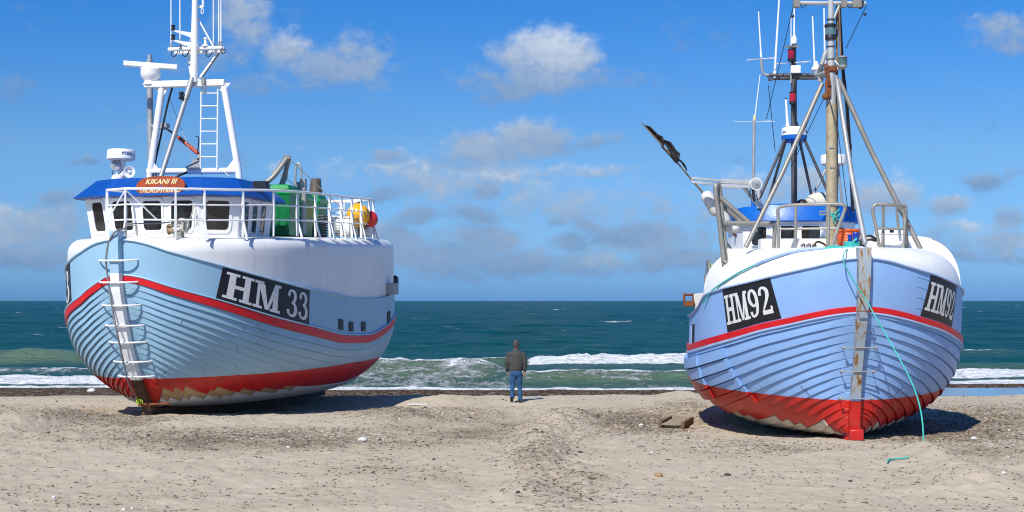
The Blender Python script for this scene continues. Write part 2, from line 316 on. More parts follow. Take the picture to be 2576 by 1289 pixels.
# ------------------------------------------------------------------ hull
def plan(j, jm, p, q, ps, qs):
    a = min(max(1 - j / jm, 0), 1); b = min(max((j - jm) / (1 - jm), 0), 1)
    return (1 - a ** p) ** (1 / q) if j < jm else (1 - b ** ps) ** (1 / qs)
def jspace(n):
    """dense near the bow where the plan curves hardest"""
    t = np.linspace(0, 1, n); j = t ** 1.9 * 0.55 + 0.45 * t ** 1.1
    return np.concatenate([[0, .00004, .00015, .0004, .0009, .0017], j[1:]])
class Hull:
    def __init__(s, **k): s.__dict__.update(k)
    def b(s, j, k=0.0): return max(0.0, (s.B + k) * plan(j, *s.pl))
    def at_y(s, y): return y / s.L
    def y(s, j, z0): y0 = float(s.y0(z0)); return y0 + j * (s.L - y0)
    def zs(s, j, side=1): return float(s.z_str(j * s.L)) - (float(s.sag(j * s.L)) if side == s.sagside else 0)
    def zb(s, j, side=1): return float((s.z_bul if side != s.lowside else s.z_bul_low)(j * s.L))
    def section(s, j, side):
        b, zs, zk = s.b(j), s.zs(j, side), float(s.z_keel(j * s.L)); n = float(s.full(j)); tk = min(0.1, b)
        th = np.linspace(0, PI / 2, 60); X = tk + (b - tk) * np.sin(th) ** (2 / n); Z = zk + (zs - zk) * (1 - np.cos(th) ** (2 / n))
        d = np.concatenate([[0], np.cumsum(np.hypot(np.diff(X), np.diff(Z)))])
        return X, Z, d / max(d[-1], 1e-6)
    def lower(s, j, w, side, sec=None):
        X, Z, d = sec if sec else s.section(j, side)
        z = float(np.interp(w, d, Z)); x = float(np.interp(w, d, X))
        zst = float(s.z_keel(0)) + (s.zs(0) - float(s.z_keel(0))) * w
        return Vector((side * x, s.y(j, zst), z))
    def bul(s, j, v, side):
        z0, z1 = s.zs(j, side), s.zb(j, side); z = z0 + (z1 - z0) * v
        zst = s.zs(0) + (s.zb(0) - s.zs(0)) * v
        return Vector((side * (s.b(j) + s.flare * v * min(1, j * 20)), s.y(j, zst), z))
    def bul_out(s, j, v, side, off):
        e = 0.004; p = s.bul(j, v, side)
        du = s.bul(j + e, v, side) - s.bul(max(j - e, 0), v, side); dv = s.bul(j, min(v + .1, 1), side) - s.bul(j, max(v - .1, 0), side)
        n = du.cross(dv).normalized()
        if n.x * side - 0.3 * n.y < 0: n = -n
        return p + n * off
    def low_out(s, j, w, side, off):
        e = 0.004; p = s.lower(j, w, side)
        du = s.lower(min(j + e, 1), w, side) - s.lower(max(j - e, 0.0005), w, side); dw = s.lower(j, min(w + .03, 1), side) - s.lower(j, max(w - .03, 0), side)
        n = du.cross(dw).normalized()
        if n.x * side - 0.3 * n.y - 0.3 * n.z < 0: n = -n
        return p + n * off
    def build_lower(s, mat, parent, n=15, nj=110, lap=lambda j: 0.03):
        mb = MB(); js = jspace(nj); s.nst = n; run, gir = [], []
        for side in (1, -1):
            G = []
            for j in js:
                sec = s.section(j, side); row = []
                e = 0.003; j2 = min(j + e, 1); j1 = max(j - e, 0)
                s1, s2 = s.section(j1, side), s.section(j2, side)
                ws = []; offs = []
                for k in range(n):
                    d = lap(j) * min(1, j / 0.012)
                    ws += [k / n, (k + 0.5) / n, (k + 1) / n - .12 / n, (k + 1) / n - 1e-4]; offs += [d, d * 0.55, d * .12, -.012]
                for w, o in zip(ws, offs):
                    p = s.lower(j, w, side, sec); q1 = s.lower(j1, w, side, s1); q2 = s.lower(j2, w, side, s2)
                    dw = s.lower(j, min(w + .02, 1), side, sec) - s.lower(j, max(w - .02, 0), side, sec)
                    nn = (q2 - q1).cross(dw); nn = nn.normalized() if nn.length > 1e-9 else Vector((side, 0, 0))
                    if nn.x * side - 0.3 * nn.y - 0.2 * nn.z < 0: nn = -nn
                    row.append(p + nn * o); run.append(p.y); gir.append(w * n)
                G.append(row)
            mb.grid(G)
        o = mb.build('hull', mat, parent, smooth=22, fix='normals')
        for nm, v in (('run', run), ('girth', gir)): o.data.attributes.new(nm, 'FLOAT', 'POINT').data.foreach_set('value', v)
        return o
    def build_bul(s, mat, parent, nj=110, nv=5, v0=0.0):
        mb = MB()
        for side in (1, -1): mb.grid([[s.bul(j, v0 + (1 - v0) * k / (nv - 1), side) for k in range(nv)] for j in jspace(nj)])
        return mb.build('bulwark', mat, parent, smooth=50)
    def strip(s, name, mat, parent, v0, v1, off_, th=0.02, nj=110, ja=0.004, jb=0.985, sides=(1, -1)):
        """a raised band following the hull side; v below 0 runs down onto the planking"""
        mb = MB()
        for side in sides:
            rings = []
            for j in jspace(nj):
                if j < ja or j > jb: continue
                off = off_(j) if callable(off_) else off_
                def pt(v, o): return s.bul_out(j, v, side, o) if v >= 0 else s.low_out(j, 1 + v, side, o)
                if callable(v0): a, c = v0(j), v1(j)
                else: a, c = v0, v1
                rings.append([pt(a, -0.02), pt(a, off), pt((a + c) / 2, off + th * 0.35), pt(c, off), pt(c, -0.02)])
            mb.loft(rings)
        return mb.build(name, mat, parent, smooth=35)
    def sheathing(s, name, mat, parent, spans, side, th=0.045, wpad=0.0):
        n = s.nst
        for (k, ja, jb) in spans:
            mb = MB(); rings = []
            m = max(3, int((jb - ja) * 60))
            for i in range(m + 1):
                j = ja + (jb - ja) * i / m
                w0, w1 = k / n + 0.0015, (k + .88) / n
                l = s.lapf(j)
                rings.append([s.low_out(j, w0, side, l - 0.01), s.low_out(j, w0, side, l + th), s.low_out(j, (w0 + w1) / 2, side, th + l * 0.57), s.low_out(j, w1, side, th + l * .14), s.low_out(j, w1, side, -0.012)])
            mb.loft(rings); mb.build(name, mat, parent, smooth=30)
    def stem(s, name, mats, parent, zt, zb_, w, fwd, back, zones, top_taper=1.0):
        mb = MB(); zz = np.linspace(zb_, zt, 40)
        for i in range(len(zz) - 1):
            za, zc = zz[i], zz[i + 1]; mi = 0
            for q, lim in enumerate(zones):
                if (za + zc) / 2 > lim: mi = q; break
            else: mi = len(zones)
            R = []
            for z in (za, zc):
                y = float(s.y0(z)); hw = (w(z) if callable(w) else w) / 2
                R.append([(-hw, y - fwd, z), (hw, y - fwd, z), (hw * 1.15, y + back, z), (-hw * 1.15, y + back, z)])
            o = [tuple(range(4))]
            vs = R[0] + R[1]; fs = [(0, 1, 5, 4), (1, 2, 6, 5), (2, 3, 7, 6), (3, 0, 4, 7)]
            if i == 0: fs.append((3, 2, 1, 0))
            if i == len(zz) - 2: fs.append((4, 5, 6, 7))
            mb.add(vs, fs, mi)
        return mb.build(name, mats, parent, smooth=30)
    # ---- registration plate: corners given as (j, v): front-top, front-bottom, aft-top, aft-bottom
    def plate(s, parent, glyphs, cor, side, label=None):
        ft, fb, at_, ab = cor
        rd = 1 if side == 1 else -1                           # reading direction: towards the stern on the port side
        def uv(a, b):
            if rd < 0: a = 1 - a
            jt = ft[0] + (at_[0] - ft[0]) * a; jb = fb[0] + (ab[0] - fb[0]) * a
            vt = ft[1] + (at_[1] - ft[1]) * a; vb = fb[1] + (ab[1] - fb[1]) * a
            return jb + (jt - jb) * b, vb + (vt - vb) * b
        mb = MB(); na, nb = 36, 9
        top = [[s.bul_out(*uv(i / na, k / nb), side, 0.008) for k in range(nb + 1)] for i in range(na + 1)]
        mb.grid(top)
        bot = [[s.bul_out(*uv(i / na, k / nb), side, -0.02) for k in range(nb + 1)] for i in range(na + 1)]
        ring = lambda G: [G[i][0] for i in range(na + 1)] + [G[na][k] for k in range(1, nb + 1)] + [G[i][nb] for i in range(na - 1, -1, -1)] + [G[0][k] for k in range(nb - 1, 0, -1)]
        mb.loft([ring(bot), ring(top)], caps=False)
        o = mb.build('number_plate', 'black', parent, smooth=40)
        if label: o['label'] = label
        for (ch, a0, a1) in glyphs:
            lm = MB(); nq = 0
            for q in glyph(ch):
                nq += 1; off = 0.012 + 0.0004 * (nq % 6)
                lm.add([s.bul_out(*uv(a0 + (a1 - a0) * x, s.lm[0] + s.lm[1] * y), side, off) for (x, y) in q], [(0, 1, 2, 3)])
            lm.build('letter', 'letter', o, smooth=0, fix=True)
        return o
def rects(x0, x1, y0, y1, nx=3, ny=4):
    out = []
    for i in range(nx):
        for k in range(ny):
            a, b = x0 + (x1 - x0) * i / nx, x0 + (x1 - x0) * (i + 1) / nx; c, d = y0 + (y1 - y0) * k / ny, y0 + (y1 - y0) * (k + 1) / ny
            out.append([(a, c), (b, c), (b, d), (a, d)])
    return out
def slant(xa0, xa1, xb0, xb1, y0, y1, n=6):
    out = []
    for k in range(n):
        t, u = k / n, (k + 1) / n
        out.append([(xa0 + (xb0 - xa0) * t, y0 + (y1 - y0) * t), (xa1 + (xb1 - xa1) * t, y0 + (y1 - y0) * t), (xa1 + (xb1 - xa1) * u, y0 + (y1 - y0) * u), (xa0 + (xb0 - xa0) * u, y0 + (y1 - y0) * u)])
    return out
def stroke(pts, asp=1.6):
    """pts (x, y, halfwidth); widths measured in x-units, y scaled by the letter's aspect"""
    P = [(p[0], p[1] * asp, p[2]) for p in pts]; P = [P[0]] + P + [P[-1]]; D = []
    for i in range(1, len(P) - 2):
        for k in range(7):
            t = k / 7; D.append(tuple(0.5 * (2 * b + (c - a) * t + (2 * a - 5 * b + 4 * c - d) * t * t + (3 * b - a - 3 * c + d) * t ** 3) for a, b, c, d in zip(P[i - 1], P[i], P[i + 1], P[i + 2])))
    D.append(P[-1]); L = []; R = []
    for i, p in enumerate(D):
        q, r = D[min(i + 1, len(D) - 1)], D[max(i - 1, 0)]; dx, dy = q[0] - r[0], q[1] - r[1]; l = math.hypot(dx, dy) or 1
        L.append((p[0] - dy / l * p[2], (p[1] + dx / l * p[2]) / asp)); R.append((p[0] + dy / l * p[2], (p[1] - dx / l * p[2]) / asp))
    return [[L[i], R[i], R[i + 1], L[i + 1]] for i in range(len(D) - 1)]
def glyph(c):
    S = 0.095
    if c == 'H':
        return rects(.12, .34, S, 1 - S) + rects(.66, .88, S, 1 - S) + rects(.34, .66, .44, .57) + rects(0, .46, 0, S, 4, 1) + rects(.54, 1, 0, S, 4, 1) + rects(0, .46, 1 - S, 1, 4, 1) + rects(.54, 1, 1 - S, 1, 4, 1)
    if c == 'M':
        return rects(.10, .20, S, 1 - S, 2) + rects(.70, .90, S, 1 - S) + slant(.42, .54, .14, .36, .02, 1 - S) + slant(.46, .56, .72, .86, .04, 1 - S) + rects(0, .31, 0, S, 3, 1) + rects(.60, 1, 0, S, 4, 1) + rects(0, .32, 1 - S, 1, 3, 1) + rects(.74, 1, 1 - S, 1, 3, 1)
    if c == '3':
        return stroke([(.12, .74, .12), (.17, .80, .12), (.22, .90, .08), (.44, .955, .07), (.72, .86, .13), (.76, .72, .14), (.66, .58, .10), (.44, .525, .05)]) + stroke([(.44, .515, .05), (.72, .46, .11), (.84, .28, .15), (.74, .12, .13), (.46, .045, .07), (.20, .10, .08), (.13, .20, .13), (.12, .26, .12)])
    if c == '9':
        return stroke([(.78, .50, .06), (.5, .40, .07), (.22, .54, .13), (.14, .70, .14), (.24, .87, .12), (.5, .955, .07), (.76, .86, .13), (.86, .66, .14), (.82, .40, .14), (.70, .16, .11), (.44, .045, .07), (.22, .08, .09), (.16, .18, .12), (.15, .22, .11)])
    if c == '2':
        return stroke([(.15, .70, .11), (.16, .77, .13), (.24, .90, .09), (.48, .955, .07), (.74, .86, .13), (.76, .70, .14), (.60, .50, .10), (.34, .28, .07), (.18, .13, .05)]) + rects(.10, .92, .005, .155, 6, 1) + rects(.80, .95, .155, .27, 2, 1)
class Frame:
    """local frame of a boat: x to port, y aft from the stem head, z up from the sand at the bow"""
    def __init__(s, u, d, phi):
        s.S = ((u - U0) * d / FOC, d); s.p = math.radians(phi); sp, cp = math.sin(s.p), math.cos(s.p); s.sp, s.cp = sp, cp
        s.ox, s.oy = -(s.S[0] * cp - s.S[1] * sp), -(s.S[0] * sp + s.S[1] * cp)
    def P(s, u, v, y=None, x=None, z=None):
        a, c = (u - U0) / FOC, -(v - V0) / FOC; dx, dy = a * s.cp - s.sp, a * s.sp + s.cp
        k = (y - s.oy) / dy if y is not None else (x - s.ox) / dx if x is not None else (z - HC) / c
        return Vector((s.ox + k * dx, s.oy + k * dy, HC + k * c))
    def W(s, p): return Vector((s.S[0] + p[0] * s.cp + p[1] * s.sp, s.S[1] - p[0] * s.sp + p[1] * s.cp, p[2]))
    def loc(s): return (s.S[0], s.S[1], 0)
    def rz(s): return -s.p
    def thing(s, name, label, cat, base, group=None):
        """a top-level thing standing aboard: root at the base point given in boat coordinates; returns (root, offset)"""
        base = Vector(base); r = root(name, label, cat, s.W(base), s.rz(), group); return r, base
def rrect(quad, inset, rad=0.16, n=5):
    """rounded outline inside a quad (tl, tr, br, bl) in 3D"""
    tl, tr, br, bl = [Vector(q) for q in quad]; out = []
    a = inset
    for (cx, cy, a0) in ((a + rad, a + rad, PI), (1 - a - rad, a + rad, 1.5 * PI), (1 - a - rad, 1 - a - rad, 0), (a + rad, 1 - a - rad, .5 * PI)):
        for k in range(n):
            an = a0 + PI / 2 * k / (n - 1); x, y = cx + rad * math.cos(an), cy + rad * math.sin(an)
            out.append((tl * (1 - x) + tr * x) * (1 - y) + (bl * (1 - x) + br * x) * y)
    return out
def window(parent, quad, nrm, frame='white', fr=0.09, proud=0.02):
    tl, tr, br, bl = [Vector(q) for q in quad]; nrm = Vector(nrm).normalized(); mb = MB()
    o = rrect(quad, -fr, 0.2); i = rrect(quad, 0.02, 0.14)
    mb.loft([[p - nrm * .01 for p in o], [p + nrm * proud for p in o], [p + nrm * proud for p in i], [p - nrm * .004 for p in i]], caps=False)
    g = rrect(quad, 0.0, 0.14); k = len(g)
    mb.add([p + nrm * 0.004 for p in g], [tuple(range(k))], 1)
    ob = mb.build('window', [frame, 'glass'], parent, smooth=30); return ob
def cyl_text(mb, txt, size, center, axis_r, ang0, shear=0.0, mi=0):
    """lettering wrapped round a vertical cylinder of radius axis_r; ang0 = azimuth of the text centre"""
    vs, fs = text_mesh(txt, size, shear, 0.003); out = []
    for (x, y, z) in vs:
        a = ang0 + x / axis_r; out.append(Vector(center) + Vector((math.sin(a) * (axis_r + z + .004), -math.cos(a) * (axis_r + z + .004), y)))
    mb.add(out, fs, mi)
# ================================================================== BOAT 1: the shelter-deck boat on the left
FA = Frame(295, 31.2, 12.3); P = FA.P
boat = root('fishing_boat', 'big pale blue clinker fishing boat with white shelter deck, numbered HM 33', 'boat', FA.loc(), FA.rz())
A = Hull(L=14.0, B=3.05, pl=(.42, 2.2, 2.05, 6, 2.2), flare=0.0,
    z_str=cubic([0, .35, 1.09, 2.74, 4.28, 6.74, 8.6, 10.39, 11.6, 14], [3.02, 2.75, 2.47, 2.04, 1.80, 1.53, 1.49, 1.72, 1.97, 2.5]),
    z_bul=cubic([0, .35, 1.26, 2.74, 4.28, 6.1, 7.72, 9.33, 11.2, 14], [3.83, 3.56, 3.26, 2.96, 2.75, 2.6, 2.51, 2.52, 2.66, 3.0]),
    z_keel=cubic([0, 2, 4, 9, 12, 14], [0.1, -0.06, -0.13, -0.2, -0.05, 0.5]),
    sag=cubic([0, .11, .4, 1.5, 5, 14], [.0, .14, .24, .22, .15, .0]), sagside=-1, lowside=0,
    full=cubic([0, .12, .35, .7, 1], [1.75, 1.95, 2.35, 2.3, 1.8]),
    y0=cubic([-.4, 0, .75, 1.6, 3.0, 3.85, 4.2], [1.75, 1.50, .9, .45, .04, 0, 0]))
A.z_bul_low = A.z_bul
A.lapf = lambda j: 0.050 * max(0.5, 1 - j * 1.4); A.lm = (.10, .80)
A.build_lower('hullA', boat, n=20, nj=120, lap=A.lapf)
A.build_bul('bulwA', boat)
h0 = 0.075
A.strip('red_band', 'stripe', boat, -0.052, -0.003, lambda j: A.lapf(j) * min(1, j / .012) + 0.01, 0.006, ja=0.00003)
A.strip('rub_rail', 'trimA', boat, 0.0, 0.035, lambda j: A.lapf(j) * min(1, j / .012) + 0.02, ja=0.00003)
A.strip('cap_rail', 'trimA', boat, 0.965, 1.0, 0.035, 0.02, ja=0.00003)
# white sheathing planks stepped along the bottom, with bare wood ahead of each
for side in (1, -1):
    sp, wd = [], []
    for k in range(0, 14):
        js = np.linspace(0.02, 0.95, 240); zz = [A.lower(j, (k + .95) / 20, side).z for j in js]
        ok = [j for j, z in zip(js, zz) if z < 0.22 + 0.02 * ((k * 5) % 3)]
        if not ok: continue
        j0, j1 = ok[0], ok[-1]
        if j1 - j0 < 0.03: continue
        sp.append((k, j0, min(j1, 0.84))); wd.append((k, max(0.02, j0 - 0.046 - 0.016 * (k % 2)), j0 - 0.001))
    A.sheathing('sheathing_plank', 'sheath', boat, sp, side, 0.05)
    A.sheathing('bare_plank', 'bare', boat, wd, side, 0.012)
A.stem('stem_post', ['trimA', 'white', 'keel'], boat, 4.02, -0.12, 0.215, 0.17, 0.10, [3.02, 0.66])
mb = MB(); mb.box((0, 7.3, -0.32), (0.26, 11.8, 0.44)); mb.box((0, 1.62, -0.11), (0.25, 0.4, 0.18)); mb.build('keel', 'keel', boat, bevel=0.02)
# rungs across the stem
for (ul, ur, v) in ((260, 360, 655), (263, 362, 710), (272, 369, 768), (277, 384, 819), (288, 393, 861), (303, 404, 910), (317, 420, 947)):
    z = P((ul + ur) / 2, v, y=0.3).z; z = P((ul + ur) / 2, v, y=float(A.y0(z)) - .1).z; ys = float(A.y0(z)); mb = MB()
    hw = 0.47
    pts = [(-hw, ys + 0.16, z + .02), (-hw * .93, ys - .05, z), (-hw * .5, ys - .20, z - .01), (0, ys - .21, z - .012), (hw * .5, ys - .20, z - .01), (hw * .93, ys - .05, z), (hw, ys + 0.16, z + .02)]
    mb.path(catmull(pts, 5), 0.021, 7)
    for sx in (-1, 1): mb.box((sx * hw, ys + .17, z + .02), (.07, .05, .09))
    mb.build('rung', 'white', boat)
# registration plates
GA = [('H', .035, .275), ('M', .285, .575), ('3', .66, .805), ('3', .825, .97)]
A.plate(boat, GA, [(.090, .955), (.078, .04), (.304, .955), (.300, .04)], 1, 'black plate with white letters HM 33')
A.plate(boat, GA, [(.058, .955), (.052, .04), (.27, .955), (.265, .04)], -1, 'black plate on the other bow, only a 3 showing')
# white shelter shell: sides, rounded shoulder and deck
zdeck = cubic([0, .4, 1.15, 3.06, 6.26, 10.5, 14], [3.86, 3.87, 3.89, 4.0, 4.11, 4.26, 4.36])
def shell_ring(j, side):
    yb = A.y(j, 3.84); zb = A.zb(j, side); zd = float(zdeck(yb)); b = A.b(j) - 0.028
    if yb < 0.45: pass
    r = min(0.30, max(0.03, zd - zb)); r = min(r, max(b * 0.6, 0.01))
    y = max(yb, 0.0) + 0.05 * (1 - min(1, j * 8))
    ring = []
    for k in range(4): ring.append(Vector((side * b, y, zb + (zd - r - zb) * k / 4)))
    for k in range(9):
        a = PI / 2 * k / 8; ring.append(Vector((side * (b - r + r * math.cos(a)), y + 0.1 * min(1, r * 3) * math.sin(a) * (1 if j < .3 else -0.3), zd - r + r * math.sin(a))))
    ring.append(Vector((0, y, zd + 0.05))); return ring
mb = MB()
for side in (1, -1):
    G = [shell_ring(j, side) for j in jspace(110) if j > 0.0003]; mb.grid(G); mb.add(G[0] + [Vector((0, G[0][0].y, 3.5))], [tuple(range(len(G[0]) + 1))])
mb.build('shelter', 'shell', boat, smooth=50)
# scuppers
for (u, v, w, h, y) in ((847, 817, 17, 27, 8.0), (882, 822, 15, 24, 8.6), (913, 822, 14, 23, 9.2), (977, 797, 8, 25, 11.0)):
    best = min(np.linspace(.45, .86, 400), key=lambda j: abs(U0 + FOC * FA.W(A.bul(j, .2, 1)).x / FA.W(A.bul(j, .2, 1)).y - u))
    Wp = FA.W(A.bul(best, .2, 1)); z = HC - (v - V0) * Wp.y / FOC
    zs_, zb_ = A.zs(best), A.zb(best); vv = (z - zs_) / (zb_ - zs_); hh = h / 2 * Wp.y / FOC / (zb_ - zs_); dj = 0.0115
    mb = MB(); q = [(best - dj, vv + hh), (best + dj, vv + hh), (best + dj, vv - hh), (best - dj, vv - hh)]
    mb.loft([[A.bul_out(j, max(.01, a), 1, 0.03) for j, a in q], [A.bul_out(j, max(.01, a), 1, 0.002) for j, a in q]], caps=True)
    f = mb.build('scupper', 'rubber', boat)
mb = MB(); c = A.bul_out(.775, 1.02, 1, .10); mb.box(c + Vector((0, -.02, 0.16)), (.24, .5, .34)); mb.build('side_box', 'steel', boat, bevel=.02)
mb = MB(); c = A.bul_out(.872, .95, 1, .03); mb.box(c + Vector((-.02, .1, 0.28)), (.10, .3, .34), mi=0); mb.ball(c + Vector((-.02, .05, .3)), .2, 12, 0, (.4, 1, 1)); mb.build('side_fender', 'dark', boat, bevel=.03)
# ---- wheelhouse
zf0, zf1 = 3.85, 4.93
base = [(-1.93, 4.2), (-1.90, 2.30), (-1.07, 1.80), (1.07, 1.80), (1.90, 2.30), (1.90, 4.2)]
topp = [(-2.05, 4.25), (-2.06, 2.22), (-1.19, 1.68), (1.19, 1.68), (2.0, 2.22), (2.0, 4.25)]
Rb = [Vector((x, y, zf0)) for x, y in base]; Rt = [Vector((x, y, zf1)) for x, y in topp]
mb = MB(); mb.loft([Rb, Rt]); wh = mb.build('wheelhouse', 'white', boat, smooth=20, bevel=.025)
def wall_pt(i, a, h): return Rb[i].lerp(Rb[i + 1], a).lerp(Rt[i].lerp(Rt[i + 1], a), h)
def wall_n(i):
    n = (Rb[i + 1] - Rb[i]).cross(Rt[i] - Rb[i]).normalized(); c = (Rb[i] + Rb[i + 1]) / 2 - Vector((0, 3, zf0))
    return n if n.x * c.x + n.y * c.y > 0 else -n
for (i, a0, a1, h0_, h1_) in ((1, .30, .80, .24, .90), (2, .05, .27, .24, .90), (2, .385, .60, .24, .90), (2, .70, .945, .24, .90), (3, .16, .76, .24, .90), (4, .10, .26, .2, .9), (4, .36, .52, .2, .9), (4, .62, .78, .2, .9)):
    window(wh, [wall_pt(i, a0, h1_), wall_pt(i, a1, h1_), wall_pt(i, a1, h0_), wall_pt(i, a0, h0_)], wall_n(i))
eave = [(-2.30, 4.6), (-2.30, 2.10), (-1.33, 1.45), (1.33, 1.45), (2.22, 2.05), (2.22, 4.6)]
crown = [(-1.85, 4.3), (-1.85, 2.40), (-1.12, 1.95), (1.15, 1.95), (1.82, 2.40), (1.82, 4.3)]
mb = MB(); mb.loft([[Vector((x * .97, y + .03, 4.90)) for x, y in eave], [Vector((x, y, 4.93)) for x, y in eave], [Vector((x, y, 5.36)) for x, y in crown], [Vector((x * .98, y + .02, 5.38)) for x, y in crown]])
mb.build('roof', 'roof', wh, smooth=20)
# name board on the front of the roof
c = P(413, 467, y=1.58); nrm = Vector((0, -.68, .73)); ax = Vector((1, 0, 0)); up = nrm.cross(ax).normalized(); up = up if up.z > 0 else -up
c = Vector((0.27, 1.45 + (c.z - 4.93) / .43 * .5 - .09, c.z - .035)); nrm = Vector((0, -.95, .30)).normalized(); up = Vector((0, .30, .95)).normalized()
mb = MB(); ol = []
for k in range(40):
    a = 2 * PI * k / 40; cx, sx = math.cos(a), math.sin(a); ol.append(c + ax * (.62 * abs(cx) ** .72 * (1 if cx > 0 else -1)) + up * (.25 * abs(sx) ** .85 * (1 if sx > 0 else -1)) + nrm * .02)
mb.prism(ol, nrm * .05)
for (txt, sz, h, sh) in (('KIKANI III', .175, .105, .25), ('THORUPSTRAND', .135, -.125, .2)):
    vs, fs = text_mesh(txt, sz, sh, .004); mb.add([c + ax * x * (1.05 if h > 0 else .98) + up * (y + h) + nrm * (.076 + z) for x, y, z in vs], fs, 1)
mb.add([c + ax * x + up * (y - .005) + nrm * .0745 for x, y in ((-.11, 0), (0, .012), (.11, 0), (0, -.012))], [(0, 1, 2, 3)], 2)
mb.add([c + ax * x + up * (y - .005) + nrm * .0752 for x, y in ((-.014, 0), (0, .045), (.014, 0), (0, -.045))], [(0, 1, 2, 3)], 2)
mb.build('name_board', ['sign', 'gold', 'logo'], wh, smooth=30)
# roof gear, front left
yr = 2.75
c = P(305, 391, y=yr); rad = 35 / 101; mb = MB()
mb.lathe((c.x, c.y, c.z - .13), (0, 0, 1), [(rad * .75, 0), (rad * 1.0, .03), (rad, .06), (rad * .96, .235), (rad * .9, .262), (0.01, .266)], 32)
cyl_text(mb, 'KODE', .105, (c.x, c.y, c.z + .025), rad * .99, .92, mi=1)
mb.build('radar_dome', ['white', 'logo'], wh, smooth=50)
mb = MB(); mb.tube((c.x + .02, c.y, 5.34), (c.x + .02, c.y, c.z - .1), .085, n=14); mb.tube((c.x + .02, c.y, 5.34), (c.x + .02, c.y, 5.38), .14, n=14); mb.build('radar_post', 'white', wh)
def searchlight(parent, c, d, r, name='searchlight', body='white'):
    d = Vector(d).normalized(); mb = MB()
    mb.lathe(c, d, [(r * .35, -r * 1.2), (r * .75, -r * .95), (r * .95, -r * .3), (r, r * .1), (r * .88, r * .1), (r * .85, r * .02)], 20)
    mb.lathe(Vector(c) + d * (r * .0), d, [(r * .86, 0), (r * .86, .012), (r * .4, .03), (0.002, .035)], 20, 1); mb.ball(Vector(c) + d * r * .12, r * .3, 8, 1)
    return mb.build(name, [body, 'glass_light'], parent, smooth=40)
c2 = P(291, 416, y=2.6); searchlight(wh, c2, (.25, -1, .1), .125, body='steel')
mb = MB(); mb.tube((c2.x, c2.y + .03, c2.z - .1), (c2.x + .02, c2.y + .05, 5.5), .02); mb.lathe((c2.x + .02, c2.y + .05, 5.33), (0, 0, 1), [(.15, 0), (.15, .12), (.1, .2), (.05, .22)], 8)
mb.path(catmull([(c2.x - .05, c2.y, c2.z - .1), (c2.x - .09, c2.y, c2.z - .2), (c2.x + .08, c2.y, c2.z - .22), (c2.x + .2, c2.y, c2.z - .1)], 5), .01, 5, 1); mb.build('searchlight_stand', ['white', 'rubber'], wh)
c3 = P(326, 433, y=2.6); mb = MB(); d = Vector((.3, -1, .05)).normalized()
mb.lathe(c3, d, [(.03, -.24), (.045, -.15), (.08, -.06), (.13, .03), (.145, .05), (.11, .04), (.06, -.03), (.045, .0), (.03, .05), (.002, .06)], 20); mb.tube(c3 - d * .15, (c3.x, c3.y + .1, 5.35), .02); mb.build('horn', 'paleseal', wh, smooth=50)
mb = MB(); a = P(657, 467, y=3.2); mb.box(a, (.32, .28, .20), mi=0); mb.box(a + Vector((0, -.142, 0)), (.26, .01, .14), mi=1); mb.build('floodlight', ['dark', 'glass'], wh, bevel=.01)
# ---- gantry over the wheelhouse
yg = 3.9; W3 = 101.
Lb, Lt, Rb_, Rt_ = P(377, 440, y=yg), P(408, 220, y=yg), P(600, 432, y=yg), P(562, 210, y=yg)
r = .085; up = Vector((0, 0, 1)); ta, tb = P(366, 214, y=yg), P(567, 209, y=yg); mb = MB(); mb.bar(ta, tb, .2, .16); gan = mb.build('gantry', 'white', boat, bevel=.015)
mb = MB(); mb.path([(Lb.x, yg, 5.3), Lb, Lt], r, 12); mb.build('gantry_leg', 'white', gan); mb = MB(); mb.path([(Rb_.x + .03, yg, 5.3), Rb_, Rt_], r, 12); mb.build('gantry_leg', 'white', gan)
ba, bb = P(371, 432, y=yg), P(600, 430, y=yg); mb = MB(); mb.tube(ba, bb, .078, n=12)
mb.build('lower_beam', 'white', gan)
for (p, sg) in ((Lt, 1), (Rt_, -1)): mb = MB(); mb.prism([p + Vector((-.2, -.02, 0)), p + Vector((.2, -.02, 0)), p + Vector((sg * .02, -.02, -.25))], (0, .03, 0)); mb.build('gusset', 'white', gan)
for (p, sg) in ((ba, 1), (bb, -1)): mb = MB(); mb.prism([p + Vector((0, -.02, .05)), p + Vector((sg * .32, -.02, .05)), p + Vector((sg * .08, -.02, .34))], (0, .03, 0)); mb.build('gusset', 'white', gan)
s0, s1 = P(405, 445, y=2.9), P(484, 196, y=yg - .15); mb = MB(); mb.tube(s0, s1, .06, n=10); mb.tube(s0.lerp(s1, .78), s1, .072, n=10); mb.build('forward_strut', 'steel', gan)
cl = s0.lerp(s1, .81) + Vector((-.08, -.12, .0)); mb = MB(); mb.lathe(cl, (0, 0, 1), [(.05, -.1), (.065, -.08), (.065, -.04), (.05, -.035), (.05, .03), (.065, .04), (.06, .09), (.03, .1)], 12); mb.bar(cl + Vector((0, 0, -.1)), s0.lerp(s1, .8), .06, .02); mb.build('lantern', 'dark', gan)
# ladder
mb = MB(); lx = [P(504, 425, y=yg - .1), P(506, 232, y=yg - .1), P(546, 425, y=yg - .1), P(548, 224, y=yg - .1)]
for q in (0, 2): mb.tube(lx[q], lx[q + 1], .019, n=6)
for v in (235, 267, 299, 331, 363, 395): mb.tube(P(504.5, v, y=yg - .1), P(547.5, v, y=yg - .1), .016, n=6)
mb.build('ladder', 'white', gan)
c = P(512, 205, y=yg - .14); mb = MB(); mb.box(c, (.09, .09, .16)); mb.path([c + Vector((.05 * math.cos(a), -.01, -.2 + .09 * math.sin(a))) for a in np.linspace(0, 2 * PI, 12)[:-1]], .018, 6, closed=True); mb.build('block_hook', 'rail', gan)
